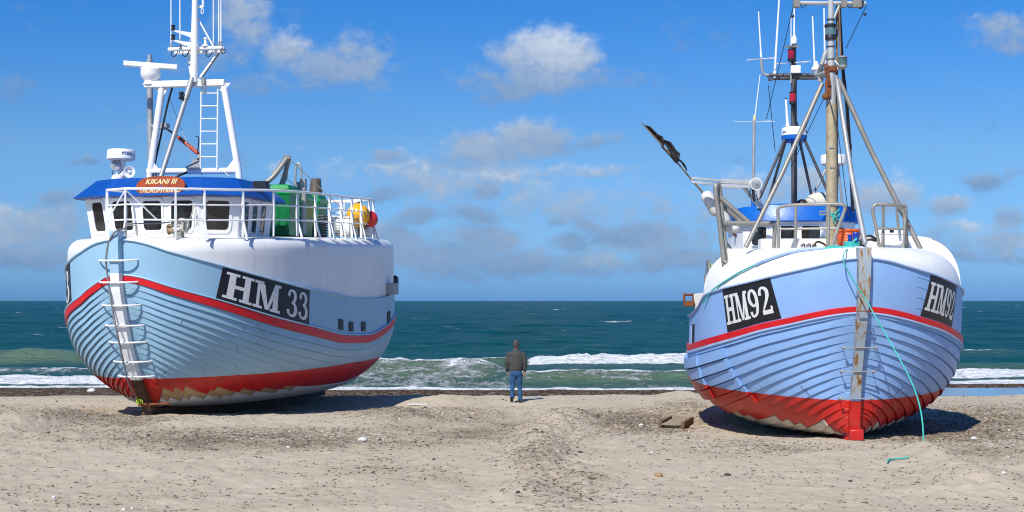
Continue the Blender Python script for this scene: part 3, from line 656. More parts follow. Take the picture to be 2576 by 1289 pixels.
# cable run down the left leg and a red hydraulic ram
mb = MB(); mb.path(catmull([P(433, 222, y=yg), P(420, 270, y=yg + .1), P(403, 350, y=yg + .1), P(388, 420, y=yg + .1), P(384, 446, y=yg)], 6), .028, 6)
mb.path(catmull([P(390, 437, y=yg), P(396, 447, y=yg - .3), P(400, 452, y=yg - .5)], 4), .03, 6); mb.path(catmull([P(492, 343, y=yg + .5), P(500, 350, y=yg + .5), P(497, 400, y=yg + .4), P(508, 440, y=yg + .3)], 6), .016, 6)
mb.path(catmull([P(475, 432, y=yg), P(455, 440, y=yg - .2), P(440, 448, y=yg - .3)], 4), .03, 6); mb.build('cable_run', 'rubber', gan)
mb = MB(); mb.tube(P(415, 322, y=yg + 1), P(450, 346, y=yg + .9), .025, mi=1); mb.tube(P(449, 346, y=yg + .9), P(500, 388, y=yg + .7), .052, n=10); mb.box(P(414, 317, y=yg + 1), (.22, .14, .12), mi=2); mb.build('hydraulic_ram', ['redcyl', 'dark', 'steel'], gan)
mb = MB(); q = [P(466, 422, y=yg - .2), P(500, 421, y=yg - .2), P(506, 398, y=yg + .5), P(492, 400, y=yg + .5)]; mb.prism(q, (0, .02, -.03)); mb.lathe(P(501, 395, y=yg + .4), (0, 0, 1), [(.06, -.04), (.06, .05), (.03, .06)], 10); mb.build('bracket_plate', 'steel', gan)
mb = MB(); mb.tube(P(424, 240, y=yg + .5), P(500, 440, y=yg + .8), .009, n=5); mb.tube(P(560, 430, y=yg), P(577, 444, y=yg - .6), .012, n=5); mb.build('wire_stay', 'palerope', gan)
# silver pole with the open radar scanner
yp = 4.6; mb = MB(); mb.tube(P(380, 452, y=yp), P(376, 150, y=yp), .078, n=12); mb.tube(P(376, 150, y=yp), P(377, 138, y=yp), .05, n=10); mb.tube(P(376, 317, y=yp), P(415, 323, y=yp - .2), .05, n=8); mb.build('silver_mast', 'steel', boat)
c = P(379, 188, y=yg + .05); mb = MB(); mb.lathe((c.x, c.y, c.z - .27), (0, 0, 1), [(.2, 0), (.2, .03), (.15, .05), (.15, .1), (.235, .2), (.25, .27), (.25, .40), (.2, .45), (.08, .47), (.08, .55)], 24)
rd = mb.build('radar_scanner', 'white', boat, smooth=40)
a, b = P(311, 160, y=yg - .25), P(446, 170, y=yg + .3); mb = MB(); mb.bar(a, b, .16, .125); mb.bar(a.lerp(b, .3) - Vector((0, 0, .08)), a.lerp(b, .7) - Vector((0, 0, .08)), .12, .03); mb.build('scanner_bar', 'antenna', rd, bevel=.035)
# upper mast, spreader, antennas, lights
mb = MB(); m0, m1 = P(488, 207, y=yg - .1), P(491, -60, y=yg - .1); mb.tube(m0, P(489.5, 120, y=yg - .1), .10, .095, 12); mb.tube(P(489.5, 120, y=yg - .1), m1, .095, .06, 12)
mb.prism([P(466, 209, y=yg - .1), P(488, 190, y=yg - .1), P(510, 206, y=yg - .1)], (0, .04, 0)); mast = mb.build('upper_mast', 'white', boat)
mb = MB(); a, b = P(424, 125, y=yg), P(559, 121, y=yg); mb.tube(a, b, .048, n=10); a2, b2 = P(440, 134, y=yg + .35), P(552, 131, y=yg + .35); mb.tube(a2, b2, .04, n=8)
mb.tube(b, b2 + Vector((.08, 0, 0)), .04, n=8); mb.tube(a.lerp(b, .3), a2.lerp(b2, .48), .03); mb.tube(a.lerp(b, .62), a2.lerp(b2, .5), .03); mb.build('spreader', 'white', mast)
mb = MB(); mb.tube(P(503, 197, y=yg), P(556, 126, y=yg + .2), .04, n=8); mb.tube(P(482, 196, y=yg + .1), P(472, 134, y=yg + .3), .032, n=8); mb.tube(P(497, 45, y=yg), P(539, 121, y=yg), .022, n=6); mb.tube(P(472, 121, y=yg + .2), P(488, 70, y=yg), .014, n=5); mb.build('mast_brace', 'white', mast)
mb = MB()
for (u, v) in ((429, 64), (430, 89)): pass
for dv in (0, 25):
    p0, p1 = P(434, 75 + dv, y=yg - .35), P(491, 93 + dv, y=yg - .12)
    mb.prism([p0 + Vector((0, -.02, .0)), p1 + Vector((0, -.02, .09)), p1 + Vector((0, -.02, -.06)), p0 + Vector((0, -.02, -.03))], (0, .05, 0))
mb.build('light_bracket', 'white', mast)
for dv in (0, 24):
    c = P(435.5, 70 + dv, y=yg - .33); mb = MB(); mb.lathe(c, (0, 0, 1), [(.055, -.07), (.055, -.03), (.042, -.03), (.042, .03), (.055, .03), (.055, .06), (.02, .07)], 12); mb.build('mast_light', 'dark', mast)
for (u, y, vb, vt) in ((430.5, yg, 122, -70), (453, yg, 123, -70), (537, yg + .2, 122, -70), (550.5, yg + .1, 120, -70), (556, yg + .05, 118, -70)):
    mb = MB(); mb.tube(P(u, vb, y=y), P(u, vb - 14, y=y), .027, n=7, mi=1); mb.tube(P(u, vb - 12, y=y), P(u - .5, vt, y=y), .018, .012, n=7); mb.build('whip_antenna', ['antenna', 'steel'], mast)
c = P(517, 112, y=yg); mb = MB(); mb.lathe(c, (0, 0, 1), [(.09, -.06), (.09, -.02), (.04, 0), (.03, .1), (.05, .12), (.05, .16), (.01, .18)], 12); c = P(462, 113, y=yg); mb.lathe(c, (0, 0, 1), [(.04, -.07), (.06, -.02), (.06, .04), (.02, .06)], 10); mb.build('gps_aerial', 'antenna', mast)
p0 = P(496, 18, y=yg); mb = MB(); mb.bar(p0, p0 + Vector((.16, 0, 0)), .04, .06); mb.tube(p0 + Vector((.16, 0, -.02)), p0 + Vector((.16, 0, .3)), .03); mb.path([p0 + Vector((.14 + .035 * math.cos(a), 0, -.11 + .07 * math.sin(a))) for a in np.linspace(0, 2 * PI, 10)[:-1]], .012, 5, closed=True); mb.build('wind_vane', 'antenna', mast)
mb = MB()
for (u, v) in ((433, 128), (461, 128), (520, 128)): q = P(u, v, y=yg); mb.path(catmull([q, q + Vector((.0, -.03, -.12)), q + Vector((.09, -.03, -.15)), q + Vector((.16, 0, -.02))], 4), .012, 5)
q = P(553, 128, y=yg); mb.path([q + Vector((.07 * math.cos(a) + .1, -.02, .06 * math.sin(a) - .02)) for a in np.linspace(0, 2 * PI, 12)[:-1]], .012, 5, closed=True)
mb.path([P(488, 190, y=yg + .15), P(487, 100, y=yg + .1), P(489, 10, y=yg + .1)], .014, 5); mb.tube(P(506, 199, y=yg - .02), P(552, 134, y=yg + .15), .014, n=5); mb.build('mast_cable', 'rubber', mast)
# ---- railing round the shelter deck
def deck_pt(j, side, inset=.16):
    y = A.y(j, 3.84); return Vector((side * max(A.b(j) - inset, 0.02), y + (.12 if j < .05 else 0), float(zdeck(y)) + .015))
portc = [deck_pt(j, 1) for j in np.linspace(.034, .69, 260)]
stern = [Vector((x, A.y(.70, 3.84), float(zdeck(9.9)) + .01)) for x in np.linspace(2.2, -2.2, 12)]
stbd = [deck_pt(j, -1) for j in np.linspace(.69, .42, 120)]
b269, b316 = P(269, 590, y=.75), P(316, 594, y=.45)
b269 = Vector((b269.x, .75, 3.9)); b316 = Vector((b316.x, .45, 3.9))
pathline = [b316] + portc
def resample(pts, ds, start=0.0):
    out = []; acc = -start
    for a, b in zip(pts, pts[1:]):
        L = (b - a).length; t = 0
        while acc + (L - t) >= 0 and L > 0:
            if acc < 0:
                if -acc > L - t: break
                t += -acc; acc = 0
            out.append(a.lerp(b, t / L)); acc = -ds
            if ds > L - t: break
        acc += max(L - t, 0) if False else (L - t)
    return out
RH = 1.10; up = Vector((0, 0, 1))
mb = MB()
for fr, r in ((1.0, .030), (.675, .019), (.36, .019)):
    mb.path([p + up * RH * fr for p in [b269] + pathline + stern + stbd], r, 7)
back = P(336, 463, y=1.55); mb.tube(b269 + up * RH, b269 + up * RH + Vector((.16, .9, 0)), .02, n=6)
mb.tube(b269 + up * RH * .36, b316 + up * RH * .98, .018, n=6); mb.tube(b316 + up * RH * .98, P(395, 553, y=1.05), .018, n=6)
rail = mb.build('railing', 'white', boat)
def post(p, out, h=RH, strut=True):
    mb = MB(); t = Vector((-out.y, out.x, 0))
    mb.box(p + up * h * .25, (.028, .055, h * .5), (t, out, up), taper=1.5); mb.box(p + up * h * .75, (.042, .083, h * .5), (t, out, up), taper=.55)
    if strut: mb.bar(p + up * .34 + out * .02, p + out * .14 - up * .07, .028, .05)
    mb.build('rail_post', 'white', rail)
ups = [(396, 472), (515, 478), (611, 483), (688, 488), (748, 492), (794, 496), (830, 499), (859, 501), (885, 504), (909, 506), (929, 508), (945, 510)]
for k, (u, v) in enumerate(ups):
    p = min(portc, key=lambda q: abs(U0 + FOC * FA.W(q).x / FA.W(q).y - u)); i = min(range(len(portc)), key=lambda n: (portc[n] - p).length)
    d = (portc[min(i + 1, len(portc) - 1)] - portc[max(i - 1, 0)]).normalized(); post(p, Vector((d.y, -d.x, 0)), strut=(k not in (0, 3)))
post(b269, Vector((-.8, -.6, 0)), strut=False); post(b316, Vector((0, -1, 0)), strut=True)
for q in [stern[i] for i in (1, 4, 7, 10)] + [stbd[i] for i in (6, 26, 46, 66, 86, 106)]: post(q, Vector((-1 if q.x < -1.9 else 0, 0 if q.x < -1.9 else 1, 0)), strut=False)
# ---- foredeck gear: winch, fairlead
w = P(441, 572, y=1.1); w = Vector((w.x, 1.1, 4.10)); mb = MB()
mb.lathe(w + Vector((-.17, 0, 0)), (1, 0, 0), [(.13, 0), (.13, .03), (.10, .04), (.10, .12), (.13, .13), (.13, .16)], 16, 1); mb.lathe(w + Vector((-.02, 0, .02)), (1, 0, 0), [(.11, 0), (.12, .03), (.09, .06), (.09, .26), (.12, .3), (.06, .31)], 16)
mb.box(w + Vector((.08, .02, -.14)), (.2, .18, .16), mi=2); mb.box(w + Vector((.0, .02, -.2)), (.5, .3, .03), mi=2); mb.build('winch', ['white_dirty', 'bare', 'rail'], boat, bevel=.008)
f = P(331, 568, y=.4); f = Vector((f.x, .4, 4.0)); mb = MB(); mb.path([f + Vector(q) for q in ((-.13, 0, -.1), (-.14, 0, .16), (.13, 0, .16), (.14, 0, -.1))], .022, 6, closed=False); mb.prism([f + Vector((.15, 0, .2)), f + Vector((.42, 0, -.12)), f + Vector((.1, 0, -.12))], (0, .03, 0), 1); mb.box(f + Vector((0, .05, -.11)), (.42, .24, .05), mi=1); mb.build('bow_fairlead', ['rail', 'white'], boat)
# ---- aft gear
mb = MB(); q = [P(668, 462, y=5.2), P(690, 442, y=5.3), P(721, 400, y=5.6)]; mb.path(catmull([P(664, 480, y=5.1)] + q, 5), .066, 12); mb.bar(P(713, 397, y=5.6), P(731, 396, y=5.65), .15, .1); mb.path([P(727, 400, y=5.65), P(719, 430, y=5.7), P(716, 445, y=5.7), P(705, 475, y=5.6), P(702, 590, y=5.6)], [.06, .06, .085, .07, .07], 12); mb.build('davit', 'rail', boat)
y = 6.3; mb = MB(); mb.path(catmull([P(743, 470, y=y), P(744, 425, y=y), P(750, 411, y=y), P(757, 425, y=y), P(758, 465, y=y)], 6), .03, 8); mb.tube(P(746, 500, y=y), P(747, 458, y=y), .11, .08, 10); mb.box(P(763, 465, y=y), (.15, .15, .3)); mb.tube(P(764, 590, y=y), P(764, 470, y=y), .07); mb.build('net_hauler', 'steel', boat)
mb = MB(); c = P(794, 487, y=9.0); mb.lathe((c.x, c.y, c.z - .9), (0, 0, 1), [(.12, 0), (.12, .1), (.12, .6), (.16, .75), (.19, .95), (.17, 1.04), (.145, 1.32), (.11, 1.32), (.12, 1.1)], 20); mb.build('exhaust_pipe', 'exhaust', boat, smooth=40)
mb = MB(); mb.tube(P(706, 400, y=5.6), P(668, 470, y=5.4), .012, n=5); mb.tube(P(733, 405, y=5.6), P(860, 525, y=8), .012, n=5); mb.tube(P(690, 430, y=5.5), P(745, 468, y=6), .01, n=5); mb.build('guy_rope', 'palerope', boat)
y = 9.4; mb = MB(); mb.tube(P(790, 507, y=y), P(905, 510, y=y), .03, n=6); mb.tube(P(800, 545, y=y), P(905, 545, y=y), .022, n=6)
for u in (802, 866, 900): mb.tube(P(u, 507, y=y), P(u, 600, y=y), .024, n=6)
mb.build('inner_rail', 'white', boat)
# ---- gear standing on the deck (things of their own)
def zdk(y): return float(zdeck(y)) + 0.05
def bin_(u, y, w, d, h, label, lid=True):
    p = P(u, 560, y=y); r, o = FA.thing('net_bin', label, 'bin', (p.x, y, zdk(y)), 'green bins on the boat deck')
    mb = MB(); mb.box((0, 0, h / 2), (w, d, h), taper=1.08); 
    for sx in (-1, -.33, .33, 1): mb.box((sx * w * .42, -d * .53, h * .45), (.05, .04, h * .8))
    mb.build('tub', 'green', r, bevel=.02)
    mb = MB(); mb.box((0, 0, h), (w * 1.14, d * 1.14, .12)); 
    mb.build('rim', 'green_lid', r, bevel=.02)
    if lid: mb = MB(); mb.box((0, 0, h + .13), (w * 1.02, d * 1.05, .14), taper=.9); mb.build('lid', 'green_lid', r, bevel=.03)
bin_(704, 5.6, .78, .7, 1.12, 'tall green bin with a lid right behind the blue-roofed wheelhouse')
bin_(742, 7.0, .74, .7, 1.04, 'middle green bin behind the white rail, under the silver hauler')
bin_(780, 8.5, .74, .65, 1.0, 'green bin farthest from the wheelhouse, beside the brown exhaust', True)
def buoy(name, label, u, v, y, r, mat, cat='buoy', sc=(1, 1, 1.06)):
    p = P(u, v, y=y); rt, o = FA.thing(name, label, cat, (p.x, y, p.z - r)); mb = MB(); mb.ball((0, 0, r), r, 24, 0, sc); mb.lathe((0, 0, r * 2 - .01), (0, 0, 1), [(r * .18, -.04), (r * .14, .04), (r * .12, .06)], 12, 1); mb.build('float_body', [mat, 'rubber'], rt, smooth=60); return p
buoy('mooring_buoy', 'round yellow buoy on the stern deck of the boat', 901, 543, 9.0, .335, 'yellow')
buoy('mooring_buoy', 'round red buoy hanging at the aft corner of the white rail', 931, 552, 9.3, .225, 'redbuoy')
for (u, v, y, r, h, lab) in ((868, 578, 8.8, .29, .5, 'white drum lying below the yellow buoy on deck'), (917, 582, 9.3, .16, .36, 'small white canister between the yellow and the red buoy')):
    p = P(u, v, y=y); rt, o = FA.thing('white_drum', lab, 'drum', (p.x, y, zdk(y))); mb = MB(); mb.lathe((-h / 2, 0, r), (1, 0, 0), [(r * .7, 0), (r * .95, .04), (r, .1), (r, h - .1), (r * .95, h - .04), (r * .7, h)], 20); mb.build('drum_body', 'white', rt, smooth=40)
for i, (u, y, w, h, lab) in enumerate(((727, 7.2, .45, .42, ''), (812, 8.6, .4, .55, 'wire trap stack just aft of the green bins'), (842, 8.7, .42, .5, 'wire trap stack left of the white drum'), (893, 9.1, .5, .55, 'wire trap stack in front of the yellow buoy'), (922, 9.5, .35, .7, 'tall wire trap stack beside the red buoy'))):
    if not lab: continue
    p = P(u, 580, y=y); rt, o = FA.thing('wire_trap', lab, 'trap', (p.x, y - .3, zdk(y)), 'wire traps stacked on the stern deck'); mb = MB()
    for k in range(8):
        z = h * k / 7 + .02; mb.path([(-w / 2, -.2, z), (w / 2, -.2, z), (w / 2, .2, z), (-w / 2, .2, z)], .010, 5, closed=True)
    for sx in np.linspace(-.5, .5, 5): mb.tube((sx * w, -.2, 0), (sx * w, -.2, h), .010, n=5); mb.tube((sx * w, .2, 0), (sx * w, .2, h), .010, n=5)
    mb.build('wire_frame', 'darkmast', rt)
# ropes
def rope_thing(name, label, pts_w, r, mat, n=6, per=8, cat='rope'):
    pts = [Vector(p) for p in pts_w]; o0 = pts[0]; mb = MB(); mb.path([p - o0 for p in catmull(pts, per)], r, n); o = mb.build(name, mat); o.location = o0; return tag(o, label, cat)
g = [FA.W(P(u, v, y=y)) for (u, v, y) in ((318, 574, .2), (296, 580, -.2), (280, 596, -.2), (270, 625, -.12), (267, 660, -.15), (271, 700, -.1), (278, 745, -.1), (285, 790, 0), (295, 840, .05), (308, 900, .35), (322, 960, .6), (343, 1003, 1.2))]
rope_thing('mooring_rope', 'grey rope hanging down the stem over the white rungs', g, .022, 'greyrope')
g = [FA.W(p) for p in (b269 + Vector((.4, .1, .33)), P(400, 562, y=.9), P(470, 553, y=1.05), P(513, 552, y=1.3))]
rope_thing('deck_rope', 'grey line stretched along the bow rail to the winch', g, .018, 'greyrope')
pb = P(462, 566, y=1.0); rt, o = FA.thing('rope_bundle', 'pale tangled rope bundle hung over the white bow winch', 'rope', pb); mb = MB()
for k in range(7):
    a = k * .9; mb.path([(.10 * math.cos(t) + .05 * math.sin(a + t) + .03 * k - .1, .08 * math.sin(a), .13 * math.sin(t) + .02 * math.cos(a)) for t in np.linspace(0, 2 * PI, 14)[:-1]], .016, 5, closed=True)
mb.path(catmull([(.15, 0, .1), (.22, 0, .3), (.24, 0, .5)], 4), .014, 5); mb.path(catmull([(.3, 0, -.05), (.33, 0, .2), (.26, 0, .5), (.3, 0, .3), (.34, 0, .0)], 4), .014, 5); mb.build('coil', 'palerope', rt)
p = FA.W(P(352, 1005, y=1.25)); r = root('rope_knot', 'small yellow-green knot of rope hanging at the foot of the stem', 'rope', p); mb = MB()
for k in range(6): a = k * 1.1; mb.path([(.05 * math.cos(t) + .03 * math.cos(a), .05 * math.sin(a), .07 * math.sin(t) + .02 * math.sin(3 * a) - .04 * (k % 2)) for t in np.linspace(0, 2 * PI, 10)[:-1]], .016, 5, closed=True)
mb.build('knot_loops', paint('lime_rope', (.38, .48, .03), .8), r)
p = FA.W(P(382, 1017, y=1.3)); mb = MB(); mb.tube((-.3, -.06, -.02), (.42, 0, .02), .03); o = mb.build('iron_pin', 'rust'); o.location = p; tag(o, 'rusty iron pin sticking through the keel at the bow', 'pin')
# ================================================================== BOAT 2: the smaller boat on the right
FB = Frame(2172, 25.0, 1.8); Q = FB.P
boat2 = root('fishing_boat', 'violet blue clinker fishing boat with rusty stem and steel mast, numbered HM92', 'boat', FB.loc(), FB.rz())
B2 = Hull(L=11.3, B=2.66, pl=(.35, 2.1, 1.9, 2.2, 1.3), flare=0.0,
    z_str=cubic([0, .22, .47, .88, 1.41, 2.23, 3.17, 4.16, 5.5, 8, 11], [2.32, 2.21, 2.11, 2.0, 1.86, 1.71, 1.59, 1.51, 1.46, 1.6, 2.0]),
    z_bul=cubic([0, .22, .63, 1.13, 1.9, 2.73, 4, 6, 8, 11], [3.23, 3.08, 2.94, 2.82, 2.70, 2.58, 2.52, 2.5, 2.55, 2.9]),
    z_bul_low=cubic([0, .22, .63, 1.13, 1.9, 2.73, 3.2, 3.9, 5.5, 8, 11], [3.23, 3.08, 2.94, 2.82, 2.70, 2.57, 2.34, 2.2, 2.12, 2.2, 2.6]),
    z_keel=cubic([0, 1.5, 4, 8, 11], [0.0, -0.10, -.16, -.15, .4]), sag=lambda y: 0.0, sagside=0, lowside=-1,
    full=cubic([0, .10, .3, .6, 1], [1.7, 1.95, 2.4, 2.3, 1.7]),
    y0=cubic([-.3, 0, .62, 1.6, 2.26, 3.2, 3.6], [.98, .88, .75, .42, .16, 0, 0]))
B2.lapf = lambda j: 0.037; B2.lm = (.16, .68)
NB = 15
B2.build_lower('hullB', boat2, n=NB, nj=120, lap=B2.lapf)
B2.build_bul('bulwB', boat2, nv=6)
B2.strip('red_band', 'stripe', boat2, -0.03, 0.03, lambda j: .037 * min(1, j / .012) + .012, 0.006, ja=0.00003)
B2.strip('rub_rail', 'trimB', boat2, -0.046, -0.031, lambda j: .037 * min(1, j / .012) + .016, ja=0.00003)
B2.strip('cap_rail', 'trimB', boat2, 0.965, 1.0, 0.035, 0.02, ja=0.00003)
# faint plank seams of the bulwark on the port bow
for v in (.2, .42, .64, .84):
    mb = MB(); rings = []
    for j in np.linspace(.03, .135, 30): rings.append([B2.bul_out(j, v - .012, 1, -.01), B2.bul_out(j, v - .006, 1, .007), B2.bul_out(j, v + .006, 1, .004), B2.bul_out(j, v + .008, 1, -.01)])
    mb.loft(rings); mb.build('plank_seam', 'bulwB', boat2)
for side in (1, -1):
    sp = []
    for k in range(0, 10):
        js = np.linspace(0.03, 0.9, 240); zz = [B2.lower(j, (k + .9) / NB, side).z for j in js]
        ok = [j for j, z in zip(js, zz) if z < ((.19 + .15 * min(1, max(0, (j - .2) / .2))) if side == -1 else .14) + 0.055 * ((k * 7) % 3 - 1)]
        if ok and ok[-1] - ok[0] > .03: sp.append((k, ok[0], min(ok[-1], .8)))
    B2.sheathing('sheathing_plank', 'cream', boat2, sp, side, 0.03)
sp = [(k, .160 - .0055 * i, .82) for i, k in enumerate(range(NB - 2, NB - 8, -1))]
B2.sheathing('doubling_plank', 'hullB', boat2, sp, -1, 0.062)
sp = [(k, .262 - .003 * i, .8) for i, k in enumerate((NB - 2, NB - 3, NB - 4, NB - 5))]
B2.sheathing('doubling_plank', 'hullB', boat2, sp, -1, 0.115)
B2.stem('stem_post', ['rusty_stem', 'hullB'], boat2, 3.40, -.16, lambda z: .185 + .035 * min(1, max(0, (z - 2.2) / 1.0)) - .035 * math.exp(-((z - 1.3) / .6) ** 2), .15, .12, [.70])
mb = MB(); mb.box((0, 5.5, -.3), (.24, 9.2, .4)); mb.box((.02, .72, -.03), (.26, .22, .22)); mb.build('keel', 'hullB', boat2, bevel=.03)
for (ul, ur, v) in ((2115, 2196, 875), (2112, 2190, 935), (2103, 2184, 1003)):
    z = Q((ul + ur) / 2, v, y=.4).z; y = float(B2.y0(z)); z = Q((ul + ur) / 2, v, y=y - .15).z; hw = .29; mb = MB()
    mb.path([(-hw, y + .06, z), (-hw, y - .17, z), (hw, y - .17, z), (hw, y + .06, z)], .011, 6); mb.ball((-hw, y - .15, z), .03, 8); mb.ball((hw, y - .15, z), .03, 8); mb.build('rung', 'rail', boat2)
mb = MB(); mb.path([(-.11, -.0, 2.2), (-.11, -.08, 2.2), (.11, -.08, 2.2), (.11, 0, 2.2)], .012, 6); z = Q(2170, 783, y=0).z; y = float(B2.y0(z)) - .16; mb.v = [(a, b + y, c - 2.2 + z) for a, b, c in mb.v]; mb.build('stem_eye', 'rust', boat2)
GB = [('H', .03, .285), ('M', .29, .565), ('9', .575, .75), ('2', .765, .945)]
_bo = Hull.bul_out
B2.plate(boat2, GB, [(.067, .97), (.050, .05), (.170, .97), (.152, .05)], -1, 'sunlit black plate with white letters HM92')
B2.plate(boat2, GB, [(.050, .97), (.036, .05), (.130, .97), (.112, .05)], 1, 'shaded black plate with white letters HM92')
# turtle-back foredeck and the higher shelter on the port quarter
ztop = cubic([0, 1, 2, 3, 6], [3.40, 3.44, 3.47, 3.50, 3.55])
def whale_ring(yq, side, hz, a, n=1.0, m=14, b=None):
    j = B2.at_y(max(yq, 0.01)); b = B2.b(j) - .02; zb = B2.zb(j, side) if not (side == -1) else float(B2.z_bul(yq)); a = min(a, .85 * b); h = hz - zb; R = []
    for k in range(m + 1):
        t = PI / 2 * k / m; R.append(Vector((side * (b - a + a * math.cos(t) ** n), yq + .04, zb + h * math.sin(t) ** n)))
    R.append(Vector((0, yq + .04, hz + .03))); return R
mb = MB(); ys = [0.03, .08, .15, .25, .4, .6, .85, 1.1, 1.4, 1.7, 2.0, 2.3, 2.6, 2.9]
for side in (1, -1):
    G = [whale_ring(y, side, float(ztop(y)), .95, .9) for y in ys]; mb.grid(G)
    mb.add(G[0] + [Vector((0, G[0][0].y, 3.0))], [tuple(range(len(G[0]) + 1))])
    if side == -1: mb.add(G[-1] + [Vector((0, ys[-1] + .04, 2.4))], [tuple(range(len(G[-1]) + 1))])
mb.build('foredeck', 'whaleback', boat2, smooth=50)
mb = MB(); G = [whale_ring(y, 1, 3.70 + .01 * y, .98, .78) for y in (2.45, 3, 3.6, 4.4, 5.2, 6.2, 7.2)]; mb.grid(G)
mb.add(G[0] + [Vector((0, 2.49, 2.6))], [tuple(range(len(G[0]) + 1))]); mb.build('shelter', 'whaleback', boat2, smooth=50)
mb = MB(); G = [whale_ring(y, 1, 3.715 + .01 * y, .99, .78)[:12] for y in (2.42, 2.47)]; mb.loft([G[0], G[1]], closed=False); mb.build('shelter_edge', 'trimB', boat2)
mb = MB(); mb.box((-.6, 4.2, 3.40), (2.6, 3.0, .12)); mb.build('main_deck', 'white_dirty', boat2)
def whale_z(x, y):
    side = 1 if x > 0 else -1; j = B2.at_y(y); b = B2.b(j) - .02; zb = float(B2.z_bul(y)); hz = float(ztop(y)); a = min(.95, .85 * b); r = (abs(x) - (b - a)) / a
    if r <= 0: return hz
    if r >= 1: return zb if r < 1.04 else -9
    return zb + (hz - zb) * math.sin(math.acos(r ** (1 / .9))) ** .9
def on_whale(u, v, lift=.015):
    for y in np.linspace(0.05, 2.9, 600):
        p = Q(u, v, y=y)
        if whale_z(p.x, y) >= p.z: return p + Vector((0, -.02, lift))
    return None
# white plate carrying the gallows foot
yp = 2.25; mb = MB(); mb.prism([Q(1829, 626, y=yp), Q(1962, 627, y=yp), Q(1955, 660, y=yp), Q(1838, 700, y=yp)], (0, .06, 0)); mb.build('gallows_plate', 'whaleback', boat2)
# ---- wheelhouse
def X(u, y, v=600): return Q(u, v, y=y).x
W0 = [(X(1852, 4.9), 6.3), (X(1852, 4.9), 4.9), (X(1870, 4.45), 4.45), (X(1938, 4.05), 4.05), (X(2082, 4.05), 4.05), (X(2135, 4.35), 4.35), (X(2150, 4.9), 4.9), (X(2150, 4.9), 6.3)]
zt = 4.12; mb = MB(); mb.loft([[Vector((x, y, 3.35)) for x, y in W0], [Vector((x, y, zt)) for x, y in W0]]); wh2 = mb.build('wheelhouse', 'white', boat2, smooth=25, bevel=.02)
def wface(i, ua, ub, va, vb):
    """window quad on wall facet i, from photo columns and rows"""
    a, b = Vector((*W0[i], 0)), Vector((*W0[i + 1], 0)); out = []
    for u, v in ((ua, va), (ub, va), (ub, vb), (ua, vb)):
        c = (u - U0) / FOC; dx, dy = c * FB.cp - FB.sp, c * FB.sp + FB.cp
        # ray (ox+k dx, oy+k dy) against the wall line
        e = b - a; den = dx * e.y - dy * e.x; k = ((a.x - FB.ox) * e.y - (a.y - FB.oy) * e.x) / den
        out.append(Vector((FB.ox + k * dx, FB.oy + k * dy, HC - (v - V0) / FOC * k)))
    n = Vector((e.y, -e.x, 0)); 
    return out, (n if n.y < 0 else -n)
for (i, ua, ub, va, vb) in ((2, 1891, 1930, 570, 618), (3, 1963, 1998, 568, 606), (3, 2015, 2064, 568, 603), (4, 2100, 2122, 572, 603)):
    q, n = wface(i, ua, ub, va, vb); window(wh2, q, n, fr=.07)
# curved blue roof
E0 = [(x * 1.0 + (-.10 if x < -.5 else .10), y - .14) for x, y in W0]; E0[0] = (E0[0][0], 6.4); E0[-1] = (E0[-1][0], 6.4)
cx = -.42; C0 = [(cx + (x - cx) * .93, 4.5 + (y - 4.5) * .95 + .08) for x, y in E0]; M0 = [(cx + (x - cx) * .985, y + .03) for x, y in E0]; D0 = [(cx + (x - cx) * .5, 4.9 + (y - 4.9) * .5) for x, y in E0]
mb = MB(); mb.loft([[Vector((x, y, 4.10)) for x, y in M0], [Vector((x, y, 4.12)) for x, y in E0], [Vector((x, y, 4.25)) for x, y in M0], [Vector((x, y, 4.42 + .04 * (1 - ((x - cx) / 1.3) ** 2))) for x, y in C0], [Vector((x, y, 4.46 + .05 * (1 - ((x - cx) / 1.3) ** 2))) for x, y in D0]]); mb.build('roof', 'roofB', wh2, smooth=50)
mb = MB(); c = Q(1841, 537, y=4.6); mb.box(c, (.2, .2, .14)); mb.box(c + Vector((.02, -.1, -.01)), (.14, .02, .09), mi=1); mb.build('nav_light_box', ['roofB', 'dark'], wh2, bevel=.01)
mb = MB(); a, b = Q(1914, 614, y=3.2), Q(2086, 632, y=3.2); mb.box(((a.x + b.x) / 2, 3.4, 3.56), (b.x - a.x, .4, .30)); mb.build('hatch_coaming', 'white', boat2, bevel=.02)
mb = MB()
for u in (2020, 2034, 2048): p = Q(u, 622, y=3.17); mb.path(catmull([p + Vector((-.05, 0, .03)), p + Vector((.03, 0, .06)), p + Vector((.03, 0, -.1))], 4), .012, 5)
mb.build('coaming_hook', 'dark', boat2)
# ---- main mast with its tripod
ym = 2.4; mb = MB(); mb.tube(Q(2092, 632, y=ym), Q(2091, 262, y=ym), .112, .105, 16); mbm = mb.build('main_mast', 'mastB', boat2)
mb = MB(); mb.tube(Q(2091, 264, y=ym), Q(2090, 175, y=ym), .098, .085, 14); mb.tube(Q(2090, 180, y=ym), Q(2090, -40, y=ym), .075, .055, 14)
for v in (50, 100, 118, 150, 188): mb.lathe(Q(2090, v, y=ym), (0, 0, 1), [(.075, -.008), (.084, -.008), (.084, .008), (.075, .008)], 14, 1)
mb.build('topmast', ['mastlight', 'dark'], mbm)
for (u, v, r) in ((2089, 82, .105), ): 
    c = Q(u, v, y=ym); mb = MB(); mb.lathe(c, (0, 0, 1), [(r * .9, -.15), (r, -.14), (r, -.06), (r * .92, -.05)], 16); mb.lathe(c, (0, 0, 1), [(r, .1), (r * 1.15, .11), (r * 1.15, .15), (.07, .17)], 16); mb.lathe(c, (0, 0, 1), [(r * .92, -.06), (r * .92, .1)], 16, 1); mb.build('masthead_lamp', ['dark', 'lamp_green'], mbm)
